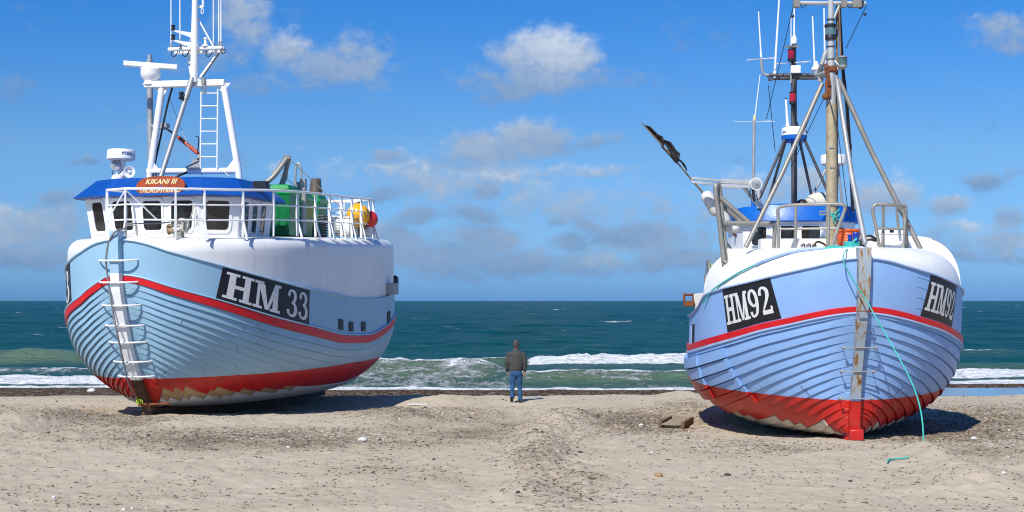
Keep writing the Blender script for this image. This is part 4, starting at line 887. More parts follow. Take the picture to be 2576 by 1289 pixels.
c = Q(2120, 156, y=ym - .1); mb = MB(); mb.lathe(c, (0, 0, 1), [(.08, -.12), (.095, -.1), (.095, -.075), (.085, -.07)], 14); mb.lathe(c, (0, 0, 1), [(.085, -.07), (.085, .08)], 14, 1); mb.lathe(c, (0, 0, 1), [(.095, .08), (.095, .1), (.03, .12)], 14); mb.tube(c + Vector((0, 0, -.12)), Q(2094, 176, y=ym), .035); mb.tube(c + Vector((-.05, 0, -.1)), Q(2093, 145, y=ym), .02); mb.build('side_lamp', ['steel', 'lamp_green'], mbm)
mb = MB(); mb.tube(Q(1997, 8, y=ym), Q(2178, 9, y=ym), .042, n=8); mb.tube(Q(2093, 60, y=ym), Q(2112, 12, y=ym), .025, n=6)
for (u, w) in ((2003, .12), (2122, .1), (2155, .17)): mb.box(Q(u, 9, y=ym - .05), (w, .14, .16), mi=1)
mb.box(Q(2166, 8, y=ym), (.05, .2, .2), mi=2); mb.path(catmull([Q(2014, 12, y=ym), Q(2019, 21, y=ym), Q(2030, 12, y=ym)], 4), .01, 5, 2); mb.path(catmull([Q(2125, 12, y=ym), Q(2140, 20, y=ym), Q(2155, 12, y=ym)], 4), .012, 5, 2); mb.build('yard', ['mastlight', 'rail', 'dark'], mbm)
for pts, r, mt in (([(2068, 212, ym), (1966, 440, 2.1), (1876, 622, 1.8)], .046, 'rail'), ([(2101, 190, ym), (2106, 205, ym), (2142, 440, 1.4), (2176, 613, .5)], .050, 'steel'), ([(2110, 200, ym), (2190, 377, 2.2), (2316, 627, 1.9)], .048, 'rail'), ([(2078, 128, ym), (2068, 160, ym), (2060, 185, ym + .3)], .045, 'mastlight')):
    mb = MB(); mb.path([Q(u, v, y=y) for u, v, y in pts], r, 10); mb.build('mast_strut', mt, mbm)
mb = MB(); mb.tube(Q(2056, 187, y=ym + .4), Q(2084, 182, y=ym), .075, n=10); mb.box(Q(2064, 196, y=ym + .3), (.1, .1, .16)); mb.build('mast_bracket', 'mastlight', mbm)
mb = MB(); a = Q(2080, 168, y=ym - .13)
for k in range(5): mb.path([a + Vector((.012 * k - .02 + .03 * math.cos(t), -.03, -.08 * k + .05 * math.sin(t))) for t in np.linspace(0, 2 * PI, 9)[:-1]], .02, 5, closed=True)
mb.tube(Q(2079, 205, y=ym - .12), Q(2081, 235, y=ym - .13), .035); mb.ball(Q(2077, 243, y=ym - .13), .075, 10); mb.box(Q(2083, 228, y=ym - .1), (.1, .08, .26)); mb.lathe(Q(2091, 175, y=ym), (0, 0, 1), [(.1, -.06), (.125, -.04), (.125, .04), (.1, .06)], 14); mb.build('rusty_shackle', 'rust', mbm)
mb = MB(); mb.tube(Q(2106, 15, y=ym + .1), Q(2104, 610, y=ym + .1), .028, n=6); mb.tube(Q(2111, 15, y=ym), Q(2115, 150, y=ym), .016, n=5); mb.build('mast_pipe', 'bamboo', mbm)
mb = MB(); mb.path(catmull([Q(2111, 12, y=ym + .15), Q(2115, 90, y=ym + .2), Q(2120, 170, y=ym + .2), Q(2130, 260, y=ym + .4), Q(2137, 360, y=ym + .8), Q(2143, 480, y=ym + 1.2), Q(2146, 530, y=ym + 1.5)], 8), .036, 7); mb.path(catmull([Q(2138, 350, y=ym + .7), Q(2142, 372, y=ym + .7), Q(2137, 390, y=ym + .8)], 5), .01, 5); mb.build('mast_cable', 'rubber', mbm)
mb = MB()
for (a, b) in (((1995, 20, ym), (1928, 300, 4.8)), ((2180, 14, ym), (2128, 122, ym + 1)), ((2075, 242, ym), (1990, 420, 4.9)), ((2066, 220, ym), (1998, 395, 5)), ((2085, 245, ym - .1), (2108, 330, 1.6)), ((2108, 330, 1.6), (2135, 545, 1.2)), ((1933, 215, 5), (1950, 380, 5.5))): mb.tube(Q(a[0], a[1], y=a[2]), Q(b[0], b[1], y=b[2]), .008, n=5)
for (u, v) in ((1994, 41), (2176, 36)): mb.ball(Q(u, v, y=ym), .035, 8)
mb.build('stay_wire', 'dark', mbm)
mb = MB(); c = Q(2095, 512, y=ym - .1); mb.box(c, (.13, .1, .05)); mb.box(Q(2092, 371, y=ym - .1), (.09, .05, .025)); mb.box(Q(2093, 421, y=ym - .1), (.09, .05, .025)); mb.build('mast_step', 'steel', mbm)
mb = MB(); 
for k in range(3): mb.path([Vector((.13 * math.cos(t), .13 * math.sin(t), .06 * k + .05 * math.sin(2 * t + k))) + Q(2095, 548, y=ym) for t in np.linspace(0, 2 * PI, 14)[:-1]], .012, 5, closed=True)
mb.path(catmull([Q(2100, 540, y=ym - .12), Q(2096, 552, y=ym - .14), Q(2101, 563, y=ym - .13)], 5), .014, 5); o = mb.build('rope_lashing', 'teal'); o.parent = None
o.location = FB.loc(); o.rotation_euler = (0, 0, FB.rz()); tag(o, 'short teal lashing tied round the rusty steel mast', 'rope')
# ---- second mast with dome, lights and aerials
y2 = 5.2; mb = MB(); mb.tube(Q(1998, 530, y=y2), Q(1997, 200, y=y2), .065, n=12); mb.tube(Q(1997, 205, y=y2), Q(1998, 108, y=y2), .045, n=10); mb.tube(Q(1990, 210, y=y2 - .05), Q(1990, 120, y=y2 - .05), .02, n=6, mi=1); mb.path(catmull([Q(2003, 190, y=y2 - .1), Q(1996, 260, y=y2 - .1), Q(2002, 320, y=y2 - .1), Q(2001, 420, y=y2 - .12), Q(1999, 510, y=y2 - .1)], 6), .03, 6, 2); m2 = mb.build('aerial_mast', ['darkmast', 'steel', 'rubber'], boat2)
c = Q(1998, 337, y=y2); r = .275; mb = MB(); mb.lathe((c.x, c.y, c.z - .13), (0, 0, 1), [(r * .93, .07), (r, .09), (r, .2), (r * .96, .25), (r * .8, .27), (.01, .275)], 32); mb.lathe((c.x, c.y, c.z - .13), (0, 0, 1), [(r * .6, -.06), (r * .85, -.02), (r * .98, .0), (r, .08)], 32, 1)
cyl_text(mb, 'FU', .075, (c.x, c.y, c.z + .025), r, 1.02, mi=2); cyl_text(mb, 'NO', .06, (c.x, c.y, c.z + .02), r, -1.05, mi=2); mb.build('radar_dome', ['antenna', 'roofB', 'logo'], m2, smooth=40)
mb = MB()
for a, b in (((1974, 353, y2 - .1), (1905, 512, y2 - .6)), ((1976, 356, y2), (1930, 515, y2 + .8)), ((2012, 356, y2), (2046, 512, y2 + .8)), ((2024, 352, y2 - .1), (2108, 540, y2 - .3))): mb.tube(Q(*a[:2], y=a[2]), Q(*b[:2], y=b[2]), .034, n=8)
mb.tube(Q(1975, 351, y=y2), Q(2022, 351, y=y2), .03); mb.tube(Q(1988, 322, y=y2), Q(1998, 300, y=y2), .02); mb.tube(Q(2010, 322, y=y2), Q(2000, 300, y=y2), .02); mb.build('mast_leg', 'darkmast', m2)
mb = MB(); mb.tube(Q(1934, 190, y=y2), Q(2078, 190, y=y2), .045, n=8); mb.tube(Q(1945, 198, y=y2 + .3), Q(2056, 197, y=y2 + .3), .035, n=8); mb.path(catmull([Q(1934, 190, y=y2), Q(1921, 186, y=y2), Q(1917, 172, y=y2), Q(1915, 150, y=y2)], 5), .03, 8, 1); mb.box(Q(2001, 175, y=y2 - .1), (.2, .12, .16), mi=2)
mb.path(catmull([Q(1930, 192, y=y2), Q(1936, 203, y=y2), Q(1946, 195, y=y2)], 4), .012, 5); mb.box(Q(1938, 200, y=y2), (.08, .06, .06)); mb.build('crosstree', ['darkmast', 'steel', 'antenna'], m2)
for (u, v) in ((1990, 138), (1994, 246)):
    c = Q(u, v, y=y2 - .12); mb = MB(); r = .075; mb.lathe(c, (0, 0, 1), [(r, -.14), (r, -.09), (r * .9, -.085)], 12); mb.lathe(c, (0, 0, 1), [(r * .9, .09), (r, .1), (r, .12), (.02, .13)], 12); mb.lathe(c, (0, 0, 1), [(r * .92, -.085), (r * .92, .09)], 12, 1); mb.bar(c + Vector((0, 0, -.12)), c + Vector((.06, .1, -.16)), .05, .03); mb.build('red_lamp', ['dark', 'lamp_red'], m2)
mb = MB(); mb.lathe(Q(1993, 118, y=y2), (0, 0, 1), [(.02, -.03), (.17, 0), (.02, .025)], 20); mb.build('aerial_base', 'antenna', m2); mb = MB(); mb.lathe(Q(1998, 99, y=y2), (0, 0, 1), [(.05, -.1), (.06, -.06), (.06, 0), (.03, .08), (.02, .1)], 12); mb.build('aerial_base', 'antenna', m2); mb = MB(); mb.lathe(Q(2053, 172, y=y2), (0, 0, 1), [(.11, -.05), (.12, -.02), (.06, .05), (.035, .14), (.01, .15)], 14); mb.build('aerial_base', 'antenna', m2)
for (u0, va, u1, vb, r) in ((1914, 130, 1908, 29, .017), (1949, 181, 1961, -15, .024), (1998, 90, 1998, -20, .02), (1990, 118, 1990, 38, .012), (2049, 163, 2044, 40, .02), (2075, 150, 2073, 20, .022), (1981, 310, 1977, 250, .03)):
    mb = MB(); a, b = Q(u0, va, y=y2), Q(u1, vb, y=y2); mb.tube(a, b, r, r * .75, n=8); mb.tube(b, b + (b - a).normalized() * .02, r * .9, n=8, mi=1); mb.tube(a - (b - a).normalized() * .13, a, r * 1.4, n=8); mb.build('whip_antenna', ['antenna', 'dark'], m2)
mb = MB()
for (u, v, k) in ((1914, 149, 1.), (1990, 159, 1.2)):
    c = Q(u, v, y=y2)
    for (dx, dy, dz) in ((.33, .3, .06), (-.33, -.3, -.06), (.3, -.3, -.02), (-.26, .3, .03)): mb.tube(c, c + Vector((dx, dy, dz)) * k, .008, n=5)
mb.build('whisker_aerial', 'antenna', m2)
y3 = 4.3; mb = MB(); mb.tube(Q(1897, 304, y=y3), Q(1895, 490, y=y3), .032, n=8); mb.tube(Q(1895, 488, y=y3), Q(1895, 530, y=y3), .045, n=8, mi=1); pm = mb.build('pole_aerial', ['steel', 'roofB'], boat2)
mb = MB(); mb.lathe(Q(1898, 302, y=y3), (0, 0, 1), [(.028, -.04), (.03, .08), (.012, .1)], 8, 1); mb.tube(Q(1899, 295, y=y3), Q(1912, 188, y=y3), .012, .008, n=6)
c = Q(1897, 308, y=y3)
for (dx, dy) in ((.45, .1), (-.45, -.1), (.3, -.3), (-.3, .3)): mb.tube(c, c + Vector((dx, dy, .02 + .1 * dy)), .006, n=4)
mb.build('whip_antenna', ['antenna', 'gold'], pm)
y4 = 6.2; c = Q(2096, 402, y=y4); r = .285; mb = MB(); mb.lathe((c.x, c.y, c.z - .13), (0, 0, 1), [(r * .8, 0), (r, .03), (r, .19), (r * .95, .23), (.01, .24)], 32); mb.lathe((c.x, c.y, c.z - .2), (0, 0, 1), [(.1, 0), (.16, .05), (.16, .07)], 12, 1); mb.tube((c.x, c.y, 4.3), (c.x, c.y, c.z - .15), .06, mi=1); mb.tube(c + Vector((-.1, 0, -.1)), Q(2030, 520, y=y4 - .4), .03, mi=1); mb.tube(c + Vector((.1, 0, -.1)), Q(2120, 520, y=y4), .03, mi=1); mb.build('second_radar_dome', ['antenna', 'steel'], boat2, smooth=40)
mb = MB(); c = Q(2064, 512, y=5.6); mb.ball(c, .34, 20, 0, (1.05, .9, .72)); mb.ball(c + Vector((-.42, -.1, -.03)), .15, 12, 1, (.9, 1, .8)); mb.build('covered_roof_gear', ['tarp', 'rubber'], boat2, smooth=60)
mb = MB(); c = Q(2143, 535, y=4.4); mb.tube(c + Vector((0, 0, -.25)), c + Vector((0, 0, .05)), .035)
for k in range(3): mb.lathe(c + Vector((0, 0, .06 + .05 * k)), (0, 0, 1), [(.045, 0), (.045, .025)], 10)
mb.build('roof_sensor', 'antenna', boat2)
# ---- gallows, lattice arm, searchlight
yg2 = 2.28; t = .047; mb = MB()
mb.path(catmull([Q(1822, 672, y=yg2), Q(1811, 570, y=yg2), Q(1801, 490, y=yg2), Q(1801, 468, y=yg2), Q(1806, 465, y=yg2 + .1), Q(1811, 480, y=yg2 + .15), Q(1818, 560, y=yg2 + .12), Q(1828, 640, y=yg2 + .1), Q(1834, 690, y=yg2 + .1)], 5), t, 10)
mb.tube(Q(1819, 562, y=yg2), Q(1962, 563, y=yg2 + .1), .05, n=10); mb.tube(Q(1811, 497, y=yg2 + .1), Q(1884, 560, y=yg2 + .05), .05, n=10); mb.tube(Q(1813, 515, y=yg2 + .5), Q(1866, 560, y=yg2 + .5), .045, n=10); mb.tube(Q(1949, 566, y=yg2 + .1), Q(1947, 630, y=yg2 + .1), .04, n=8); mb.tube(Q(1820, 600, y=yg2 + .4), Q(1842, 630, y=yg2 + .4), .02)
mb.path(catmull([Q(1818, 655, y=yg2 - .05), Q(1826, 660, y=yg2 - .1), Q(1831, 655, y=yg2 - .05)], 4), .02, 6); ga = mb.build('gallows', 'rail', boat2)
ya = 3.1; mb = MB()
mb.bar(Q(1740, 449, y=ya), Q(1815, 455, y=ya), .05, .045); mb.bar(Q(1740, 459, y=ya), Q(1815, 466, y=ya), .05, .045)
for u in (1741, 1765, 1790): mb.bar(Q(u, 449 + (u - 1740) * .08, y=ya), Q(u, 461 + (u - 1740) * .08, y=ya), .03, .04)
mb.bar(Q(1812, 457, y=ya), Q(1890, 459, y=ya), .07, .085); mb.bar(Q(1806, 469, y=ya), Q(1890, 470, y=ya), .07, .07); mb.bar(Q(1872, 472, y=ya), Q(1893, 500, y=ya + .5), .06, .06); mb.bar(Q(1893, 500, y=ya + .4), Q(1925, 528, y=ya + 1.2), .05, .1); mb.tube(Q(1908, 475, y=ya + 1), Q(1909, 525, y=ya + 1), .045); mb.build('lattice_arm', 'mastlight', boat2, bevel=.006)
sl = Q(1902, 463, y=ya - .1); searchlight(boat2, sl, (.30, -1, 0), .13, 'searchlight'); mb = MB(); mb.tube(sl + Vector((-.05, .08, -.1)), Q(1897, 505, y=ya + .3), .03); mb.path(catmull([sl + Vector((-.1, .05, -.1)), sl + Vector((-.13, .05, -.25)), sl + Vector((0, .05, -.22)), sl + Vector((.05, .05, -.32)), sl + Vector((.12, .05, -.2)), sl + Vector((.1, .05, -.14))], 5), .011, 5); mb.build('searchlight_stalk', 'dark', boat2)
mb = MB(); c = Q(1868, 578, y=3.9); mb.bar(c + Vector((-.25, 0, 0)), c + Vector((.3, 0, 0)), .12, .08); mb.build('deck_lamp', 'white_dirty', boat2)
# ---- bow rails
yr1 = 1.75; mb = MB(); r = .033
mb.path(catmull([Q(1958, 632, y=yr1), Q(1958, 560, y=yr1), Q(1957, 528, y=yr1), Q(1966, 520, y=yr1 - .02), Q(2002, 516, y=yr1 - .15), Q(2060, 514, y=yr1 - .3), Q(2110, 514, y=yr1 - .4), Q(2122, 517, y=yr1 - .42), Q(2125, 528, y=yr1 - .42), Q(2108, 575, y=yr1 - .45), Q(2090, 630, y=yr1 - .5)], 6), r, 8)
mb.tube(Q(1958, 577, y=yr1), Q(2107, 575, y=yr1 - .42), .024, n=6); mb.tube(Q(2002, 516, y=yr1 - .15), Q(2001, 634, y=yr1 - .15), .03, n=6); mb.tube(Q(2086, 515, y=yr1 - .36), Q(2083, 630, y=yr1 - .4), .03, n=6); mb.path([Q(2084, 532, y=yr1 - .38), Q(2062, 533, y=yr1 - .3), Q(2062, 540, y=yr1 - .3), Q(2084, 540, y=yr1 - .38)], .016, 5); mb.build('bow_rail', 'rail', boat2)
yr2 = 1.5; mb = MB(); mb.path(catmull([Q(2214, 632, y=yr2), Q(2203, 570, y=yr2), Q(2196, 535, y=yr2), Q(2198, 519, y=yr2), Q(2208, 515, y=yr2), Q(2240, 516, y=yr2), Q(2279, 519, y=yr2 + .1)], 6), r, 8)
for a, b in (((2279, 520, yr2 + .1), (2272, 632, yr2)), ((2279, 520, yr2 + .1), (2283, 632, yr2 + .4)), ((2222, 517, yr2), (2222, 632, yr2 + .2)), ((2205, 575, yr2), (2280, 577, yr2 + .1)), ((2256, 527, yr2 + .5), (2280, 522, yr2 + .2)), ((2256, 527, yr2 + .5), (2260, 575, yr2 + .5)), ((2274, 525, yr2 + .05), (2276, 632, yr2 + .2)), ((2222, 575, yr2 + .1), (2218, 632, yr2 + .05))): mb.tube(Q(a[0], a[1], y=a[2]), Q(b[0], b[1], y=b[2]), .027, n=6)
mb.build('bow_rail', 'rail', boat2)
# ---- starboard side gear
mb = MB(); c = Q(1779, 692, y=5.0); mb.lathe(c, (1, 0, 0), [(.33, 0), (.34, .02), (.33, .04)], 24); mb.tube((c.x - .02, c.y, 2.1), (c.x - .02, c.y, c.z), .05); mb.ball(c + Vector((-.04, -.32, -.27)), .035, 8, 1); wi = mb.build('net_drum', ['rail', 'redbuoy'], boat2)
mb = MB(); pr = []
for k in range(12): pr += [(.24 + (.012 if k % 2 else 0), .04 + .045 * k)]
mb.lathe(c, (1, 0, 0), pr + [(.05, .6)], 24); mb.build('drum_line', 'greenrope', wi, smooth=20)
mb = MB(); c = Q(1756, 757, y=4.4); mb.prism([c + Vector(q) for q in ((-.06, 0, -.25), (.1, 0, -.1), (.12, 0, .17), (-.09, 0, .14))], (0, .16, 0), 1)
d = c + Vector((-.19, .05, -.0)); mb.box(d + Vector((0, 0, -.06)), (.22, .22, .12)); mb.tube(d + Vector((-.1, 0, 0)), d + Vector((-.1, 0, .13)), .03); mb.tube(d + Vector((.1, 0, 0)), d + Vector((.1, 0, .13)), .03); mb.tube(d + Vector((-.12, 0, .13)), d + Vector((.12, 0, .13)), .028); mb.build('side_roller', ['rust', 'white_dirty'], boat2, bevel=.01)
for (ja, va, vb, mt) in ((.325, .03, .62, 'rubber'), (.368, .03, .6, 'trimB')):
    mb = MB(); mb.loft([[B2.bul_out(j, v, -1, .025) for j, v in ((ja, vb), (ja + .022, vb), (ja + .022, va), (ja, va))], [B2.bul_out(j, v, -1, 0) for j, v in ((ja, vb), (ja + .022, vb), (ja + .022, va), (ja, va))]]); mb.build('scupper', mt, boat2)
mb = MB(); mb.tube((-.05, .75, 3.38), (-.05, .75, 3.65), .042, n=14); mb.tube((.045, .68, 3.38), (.045, .68, 3.68), .056, n=14)
c = Q(2141, 610, y=.75); mb.v = [(v[0] + c.x + .03, v[1], v[2] + .02) for v in mb.v]; mb.lathe((c.x + .075, .68, 3.67), (0, 0, 1), [(.058, 0), (.066, .02), (.058, .04)], 14); mb.lathe((c.x - .02, .75, 3.64), (0, 0, 1), [(.045, 0), (.054, .02), (.045, .035)], 14); mb.build('bollard', 'blue_steel', boat2)
# ---- things lying on the boat
def hang(name, label, pts, r, mat, cat='rope', n=6, per=6, group=None): return tag(rope_thing(name, label, [FB.W(p) for p in pts], r, mat, n, per, cat), group=group)
c = Q(2134, 621, y=1.7); rt, o = FB.thing('rope_tub', 'round orange plastic tub on the foredeck beside the blue bollard', 'tub', (c.x, 1.7, 3.44)); mb = MB(); pr = [(.17, 0)]
for k in range(11): pr += [(.185 + .0045 * k + .007, .02 + .029 * k), (.185 + .0045 * k, .034 + .029 * k)]
mb.lathe((0, 0, 0), (0, 0, 1), pr + [(.265, .345), (.265, .375), (.235, .38), (.22, .3)], 32); mb.build('tub_wall', 'orange', rt, smooth=30)
c = Q(2236, 624, y=2.4); rt, o = FB.thing('storage_chest', 'white lidded chest standing behind the right-hand bow rail', 'chest', (c.x, 2.4, 3.46)); mb = MB(); mb.box((0, 0, .14), (.47, .4, .28), taper=1.06); mb.build('chest_body', 'white', rt, bevel=.02)
mb = MB(); mb.box((0, 0, .34), (.52, .44, .12), taper=.9); mb.build('lid', 'antenna', rt, bevel=.025); mb = MB(); mb.box((0, -.2, .35), (.07, .05, .05)); mb.ball((-.03, -.23, .37), .018, 6); mb.ball((.03, -.23, .37), .018, 6); mb.build('latch', 'dark', rt)
hang('mooring_line', 'teal mooring line hanging from the bow bollard down to the sand', [Q(2158, 622, y=.5), Q(2140, 626, y=.25), Q(2127, 632, y=.0), Q(2121, 650, y=-.18), Q(2128, 672, y=-.2), Q(2146, 705, y=-.2), Q(2177, 752, y=-.25), Q(2200, 793, y=-.35), Q(2230, 845, y=-.6), Q(2259, 896, y=-.95), Q(2290, 955, y=-1.3), Q(2310, 1008, y=-1.7), Q(2321, 1068, y=-2.1), Q(2324, 1150, y=-2.5)], .0125, 'teal')
for q in range(1):
    pts = [on_whale(u, v) for u, v in ((2072, 626), (2040, 629), (2002, 634), (1975, 641), (1947, 650), (1922, 659), (1901, 668))]; pts = [p for p in pts if p]
    hang('hose_guard', 'stiff grey hose lying along the white foredeck edge', pts, .03, 'trimB', 'hose', 8)
    pts = [on_whale(u, v) for u, v in ((1903, 667), (1880, 678), (1859, 688), (1830, 706), (1806, 722), (1788, 736))]; pts = [p for p in pts if p]
    hang('deck_line', 'teal rope running from the grey hose down the starboard deck edge', pts + [pts[-1] + Vector((-.12, .3, -.22))], .016, 'teal')
c0 = Q(2116, 627, y=.62); rt, o = FB.thing('rope_coil', 'thick coil of teal rope made fast to the blue bollard', 'rope', c0); mb = MB()
for k in range(6):
    mb.path(catmull([(-.33 + .02 * k, .02 * k - .1, .02 * (k % 2) - .01), (-.15, .03 * k - .1, .03 * ((k + 1) % 3) - .01), (.08, .02 * k - .08, .02 * (k % 3)), (.28, .03 * k - .05, .035 * (k % 3) + .01)], 6), .024, 6)
for k in range(4): mb.path([(.21 + .13 * math.cos(t), .08 + .13 * math.sin(t), .02 + .035 * k + .01 * math.sin(t)) for t in np.linspace(0, 2 * PI, 16)[:-1]], .022, 6, closed=True)
mb.path(catmull([(.26, -.07, .03), (.2, -.09, .12), (.27, -.08, .19)], 5), .02, 6); mb.build('coil', 'teal', rt)
hang('black_hose', 'looped black hose behind the blue bollard on the foredeck', [Q(u, v, y=1.3) for u, v in ((2163, 612), (2170, 600), (2185, 594), (2198, 598), (2202, 606), (2190, 603), (2176, 606), (2165, 615), (2172, 620), (2160, 624))], .028, 'rubber', 'hose')
hang('black_hose', 'thin brown hose trailing in front of the wheelhouse windows', [Q(u, v, y=2.1) for u, v in ((2046, 620), (2056, 609), (2070, 613), (2083, 622), (2096, 618), (2110, 624), (2128, 626))], .022, 'keel', 'hose')
# marker pole with rags and floats
pa, pb_ = Q(1613, 308, y=3.3), Q(1852, 596, y=3.9); mid = Q(1742, 455, y=3.5); rt, o = FB.thing('marker_pole', 'slanting pole with tattered black flags lashed to the lattice arm', 'pole', pb_)
mb = MB(); mb.path([p - o for p in catmull([pa, Q(1680, 382, y=3.4), mid, Q(1776, 495, y=3.6), pb_], 6)], [.012 + .016 * k / 24 for k in range(25)], 7); mb.build('shaft', 'bamboo', rt)
def rag(pts, lab):
    mb = MB(); G = []
    for (u, v, w, du) in pts: 
        a = Q(u, v, y=3.38) - o; G.append([a, a + Vector((w * .3, .04, w * .22 * math.sin(u * .7))) , a + Vector((w * .62, -.03 + .06 * math.sin(v), w * .1 + .03 * math.sin(v * 1.3)))])
    mb.grid(G); ob = mb.build('flag', 'flag', rt, fix=False, smooth=60); md = ob.modifiers.new('t', 'SOLIDIFY'); md.thickness = .012
rag([(1618, 314, .02, 0), (1628, 325, .10, 0), (1640, 337, .18, 0), (1650, 350, .22, 0), (1660, 361, .16, 0), (1664, 371, .04, 0)], '')
rag([(1646, 342, .06, 0), (1660, 352, .18, 0), (1672, 364, .20, 0), (1684, 380, .24, 0), (1692, 392, .26, 0), (1697, 400, .14, 0)], '')
rag([(1664, 372, .05, 0), (1676, 384, .2, 0), (1686, 395, .24, 0), (1694, 405, .2, 0), (1700, 412, .06, 0)], '')
rag([(1698, 395, .05, 0), (1708, 404, .10, 0), (1716, 414, .10, 0), (1723, 424, .07, 0), (1727, 430, .02, 0)], '')
for (u0_, v0_, u1_, v1_) in ((1772, 483, 1806, 542), (1806, 520, 1829, 566)):
    a, b = Q(u0_, v0_, y=3.55) - o, Q(u1_, v1_, y=3.6) - o; L = (b - a).length; mb = MB(); mb.lathe(a, b - a, [(.03, 0), (.10, .03), (.125, .1), (.125, L - .1), (.10, L - .03), (.03, L)], 16); mb.build('float', 'white_dirty', rt, smooth=60)
c = Q(1842, 574, y=3.8); rt, o = FB.thing('net_float', 'grubby white net float hanging under the lattice arm by the wheelhouse', 'float', c); mb = MB(); mb.ball((0, 0, 0), .15, 14, 0, (1.15, .8, .75)); mb.build('float_body', 'white_dirty', rt, smooth=60)
# ================================================================== SETTING
def _hash(ix, iy, seed):
    h = (ix.astype(np.int64) * 374761393 + iy.astype(np.int64) * 668265263 + seed * 1274126177) & 0xffffffff
    h = ((h ^ (h >> 13)) * 1274126177) & 0xffffffff
    return ((h ^ (h >> 16)) & 0xffff) / 65535.0
def vn(x, y, seed=0):
    x = np.asarray(x, float); y = np.asarray(y, float); ix, iy = np.floor(x), np.floor(y); fx, fy = x - ix, y - iy
    fx, fy = fx * fx * (3 - 2 * fx), fy * fy * (3 - 2 * fy); ix, iy = ix.astype(np.int64), iy.astype(np.int64)
    a, b, c, d = _hash(ix, iy, seed), _hash(ix + 1, iy, seed), _hash(ix, iy + 1, seed), _hash(ix + 1, iy + 1, seed)
    return (a * (1 - fx) + b * fx) * (1 - fy) + (c * (1 - fx) + d * fx) * fy
def fbm(x, y, oct=4, seed=0, gain=.5):
    s, a, t = 0, 1, 0
    for k in range(oct): s = s + a * (vn(x * 2 ** k + 13.7 * k, y * 2 ** k - 7.1 * k, seed + k) - .5); t += a; a *= gain
    return s / t * 2
def sstep(x, a, b): t = np.clip((x - a) / (b - a), 0, 1); return t * t * (3 - 2 * t)
SEA_Z = -1.15
pc = cubic([-60, 10, 22, 26, 32, 38.3, 42, 46.5, 49, 51.5, 55, 60, 80], [.3, .05, 0, -.1, -.14, -.35, -.41, -.77, -.99, -.90, -1.13, -1.5, -3])
pr_ = cubic([-60, 10, 22, 26, 32, 38.3, 42, 46.6, 48.5, 53, 55.5, 59.5, 64, 80], [.3, .05, 0, -.1, -.14, -.35, -.44, -.78, -1.03, -1.03, -.91, -1.15, -1.5, -3])
pl_ = cubic([-60, 10, 22, 26, 32, 38.3, 44, 46.5, 50, 53, 57, 62, 80], [.3, .05, 0, -.1, -.14, -.35, -.66, -.78, -.84, -.9, -1.14, -1.5, -3])
def uvof(x, y): return U0 + FOC * x / np.maximum(y, 6), V0 + FOC * HC / np.maximum(y, 6)
MOUNDS = []          # (x, y, rx, ry, h, rot)
def mound(u, v, ru, rv, h, z=-.1):
    p = ground_pt(u, v, z); MOUNDS.append((p.x, p.y, ru * p.y / FOC, rv, h))
mound(1400, 1075, 75, 1.7, .22); mound(1440, 1055, 60, 1.0, .12); mound(1350, 1110, 55, 1.6, .14)
mound(1330, 1200, 90, 1.6, .10); mound(1375, 1150, 60, 1.2, .10); mound(1300, 1265, 70, .9, .07); mound(60, 1075, 90, 1.6, .20); mound(170, 1050, 70, 1.0, .14)
mound(1110, 1012, 90, 1.6, .17, -.4); mound(1000, 1040, 80, 1.2, .12); mound(1715, 998, 40, 1.8, .11, -.5)
mound(2335, 1165, 55, .9, .14); mound(2440, 1230, 110, 1.2, .14); MOUNDS.append((5.9, 28.8, 2.6, 2.4, -.125))
mound(440, 1062, 60, .7, .06); MOUNDS.append((-7.2, 36.2, 4.0, 4.2, -.14)); MOUNDS.append((-5.2, 39, 3, 3, -.08))
def zg(x, y):
    x = np.asarray(x, float); y = np.asarray(y, float)
    wr = sstep(x, 9, 13.5); wl = 1 - sstep(x, -12, -7)
    wob = .6 * (vn(x * .18, y * 0, 5) - .5) * sstep(y, 44, 48)
    z = pc(y + wob) * (1 - wr - wl) + pr_(y + wob) * wr + pl_(y + wob) * wl
    for (mx, my, rx, ry, h) in MOUNDS:
        z = z + 1.5 * h * np.exp(-(((x - mx) / rx) ** 2 + ((y - my) / ry) ** 2)) * (1 + .35 * fbm(x * 1.7, y * 1.7, 3, 31))
    f = 1 - .6 * sstep(y, 44, 47)
    u, v = uvof(x, y)
    rough = .5 + .5 * np.clip(debris(x, y), 0, 1)
    z = z + f * (.050 * fbm(x * .55, y * .55, 3, 3) + rough * (.055 * fbm(x * 1.9, y * 1.9, 3, 9) + .030 * fbm(x * 6.0, y * 6.0, 2, 17)))
    u, v = uvof(x, y); lump = np.maximum.reduce([G2(u, v, 1400, 1090, 110, 60), G2(u, v, 1380, 1190, 120, 70), G2(u, v, 1340, 1270, 110, 50), G2(u, v, 90, 1070, 190, 36), G2(u, v, 2430, 1210, 200, 60), G2(u, v, 1080, 1022, 170, 22), G2(u, v, 1720, 1000, 70, 25)])
    z = z + f * lump * (.13 * fbm(x * 1.1 + 4, y * .9, 4, 211, .6) + .05 * np.abs(fbm(x * 3.1, y * 2.6, 3, 223)))
    # faint furrow dragged towards the water
    for (cx, w, d) in ((.0, .55, .05),):
        xx = x - (cx + (y - 20) * .02 + .4 * np.sin(y * .3)); z = z - f * d * np.exp(-(xx / w) ** 2)
    return z
def G2(u, v, cu, cv, ru, rv): return np.exp(-(((u - cu) / ru) ** 2 + ((v - cv) / rv) ** 2))
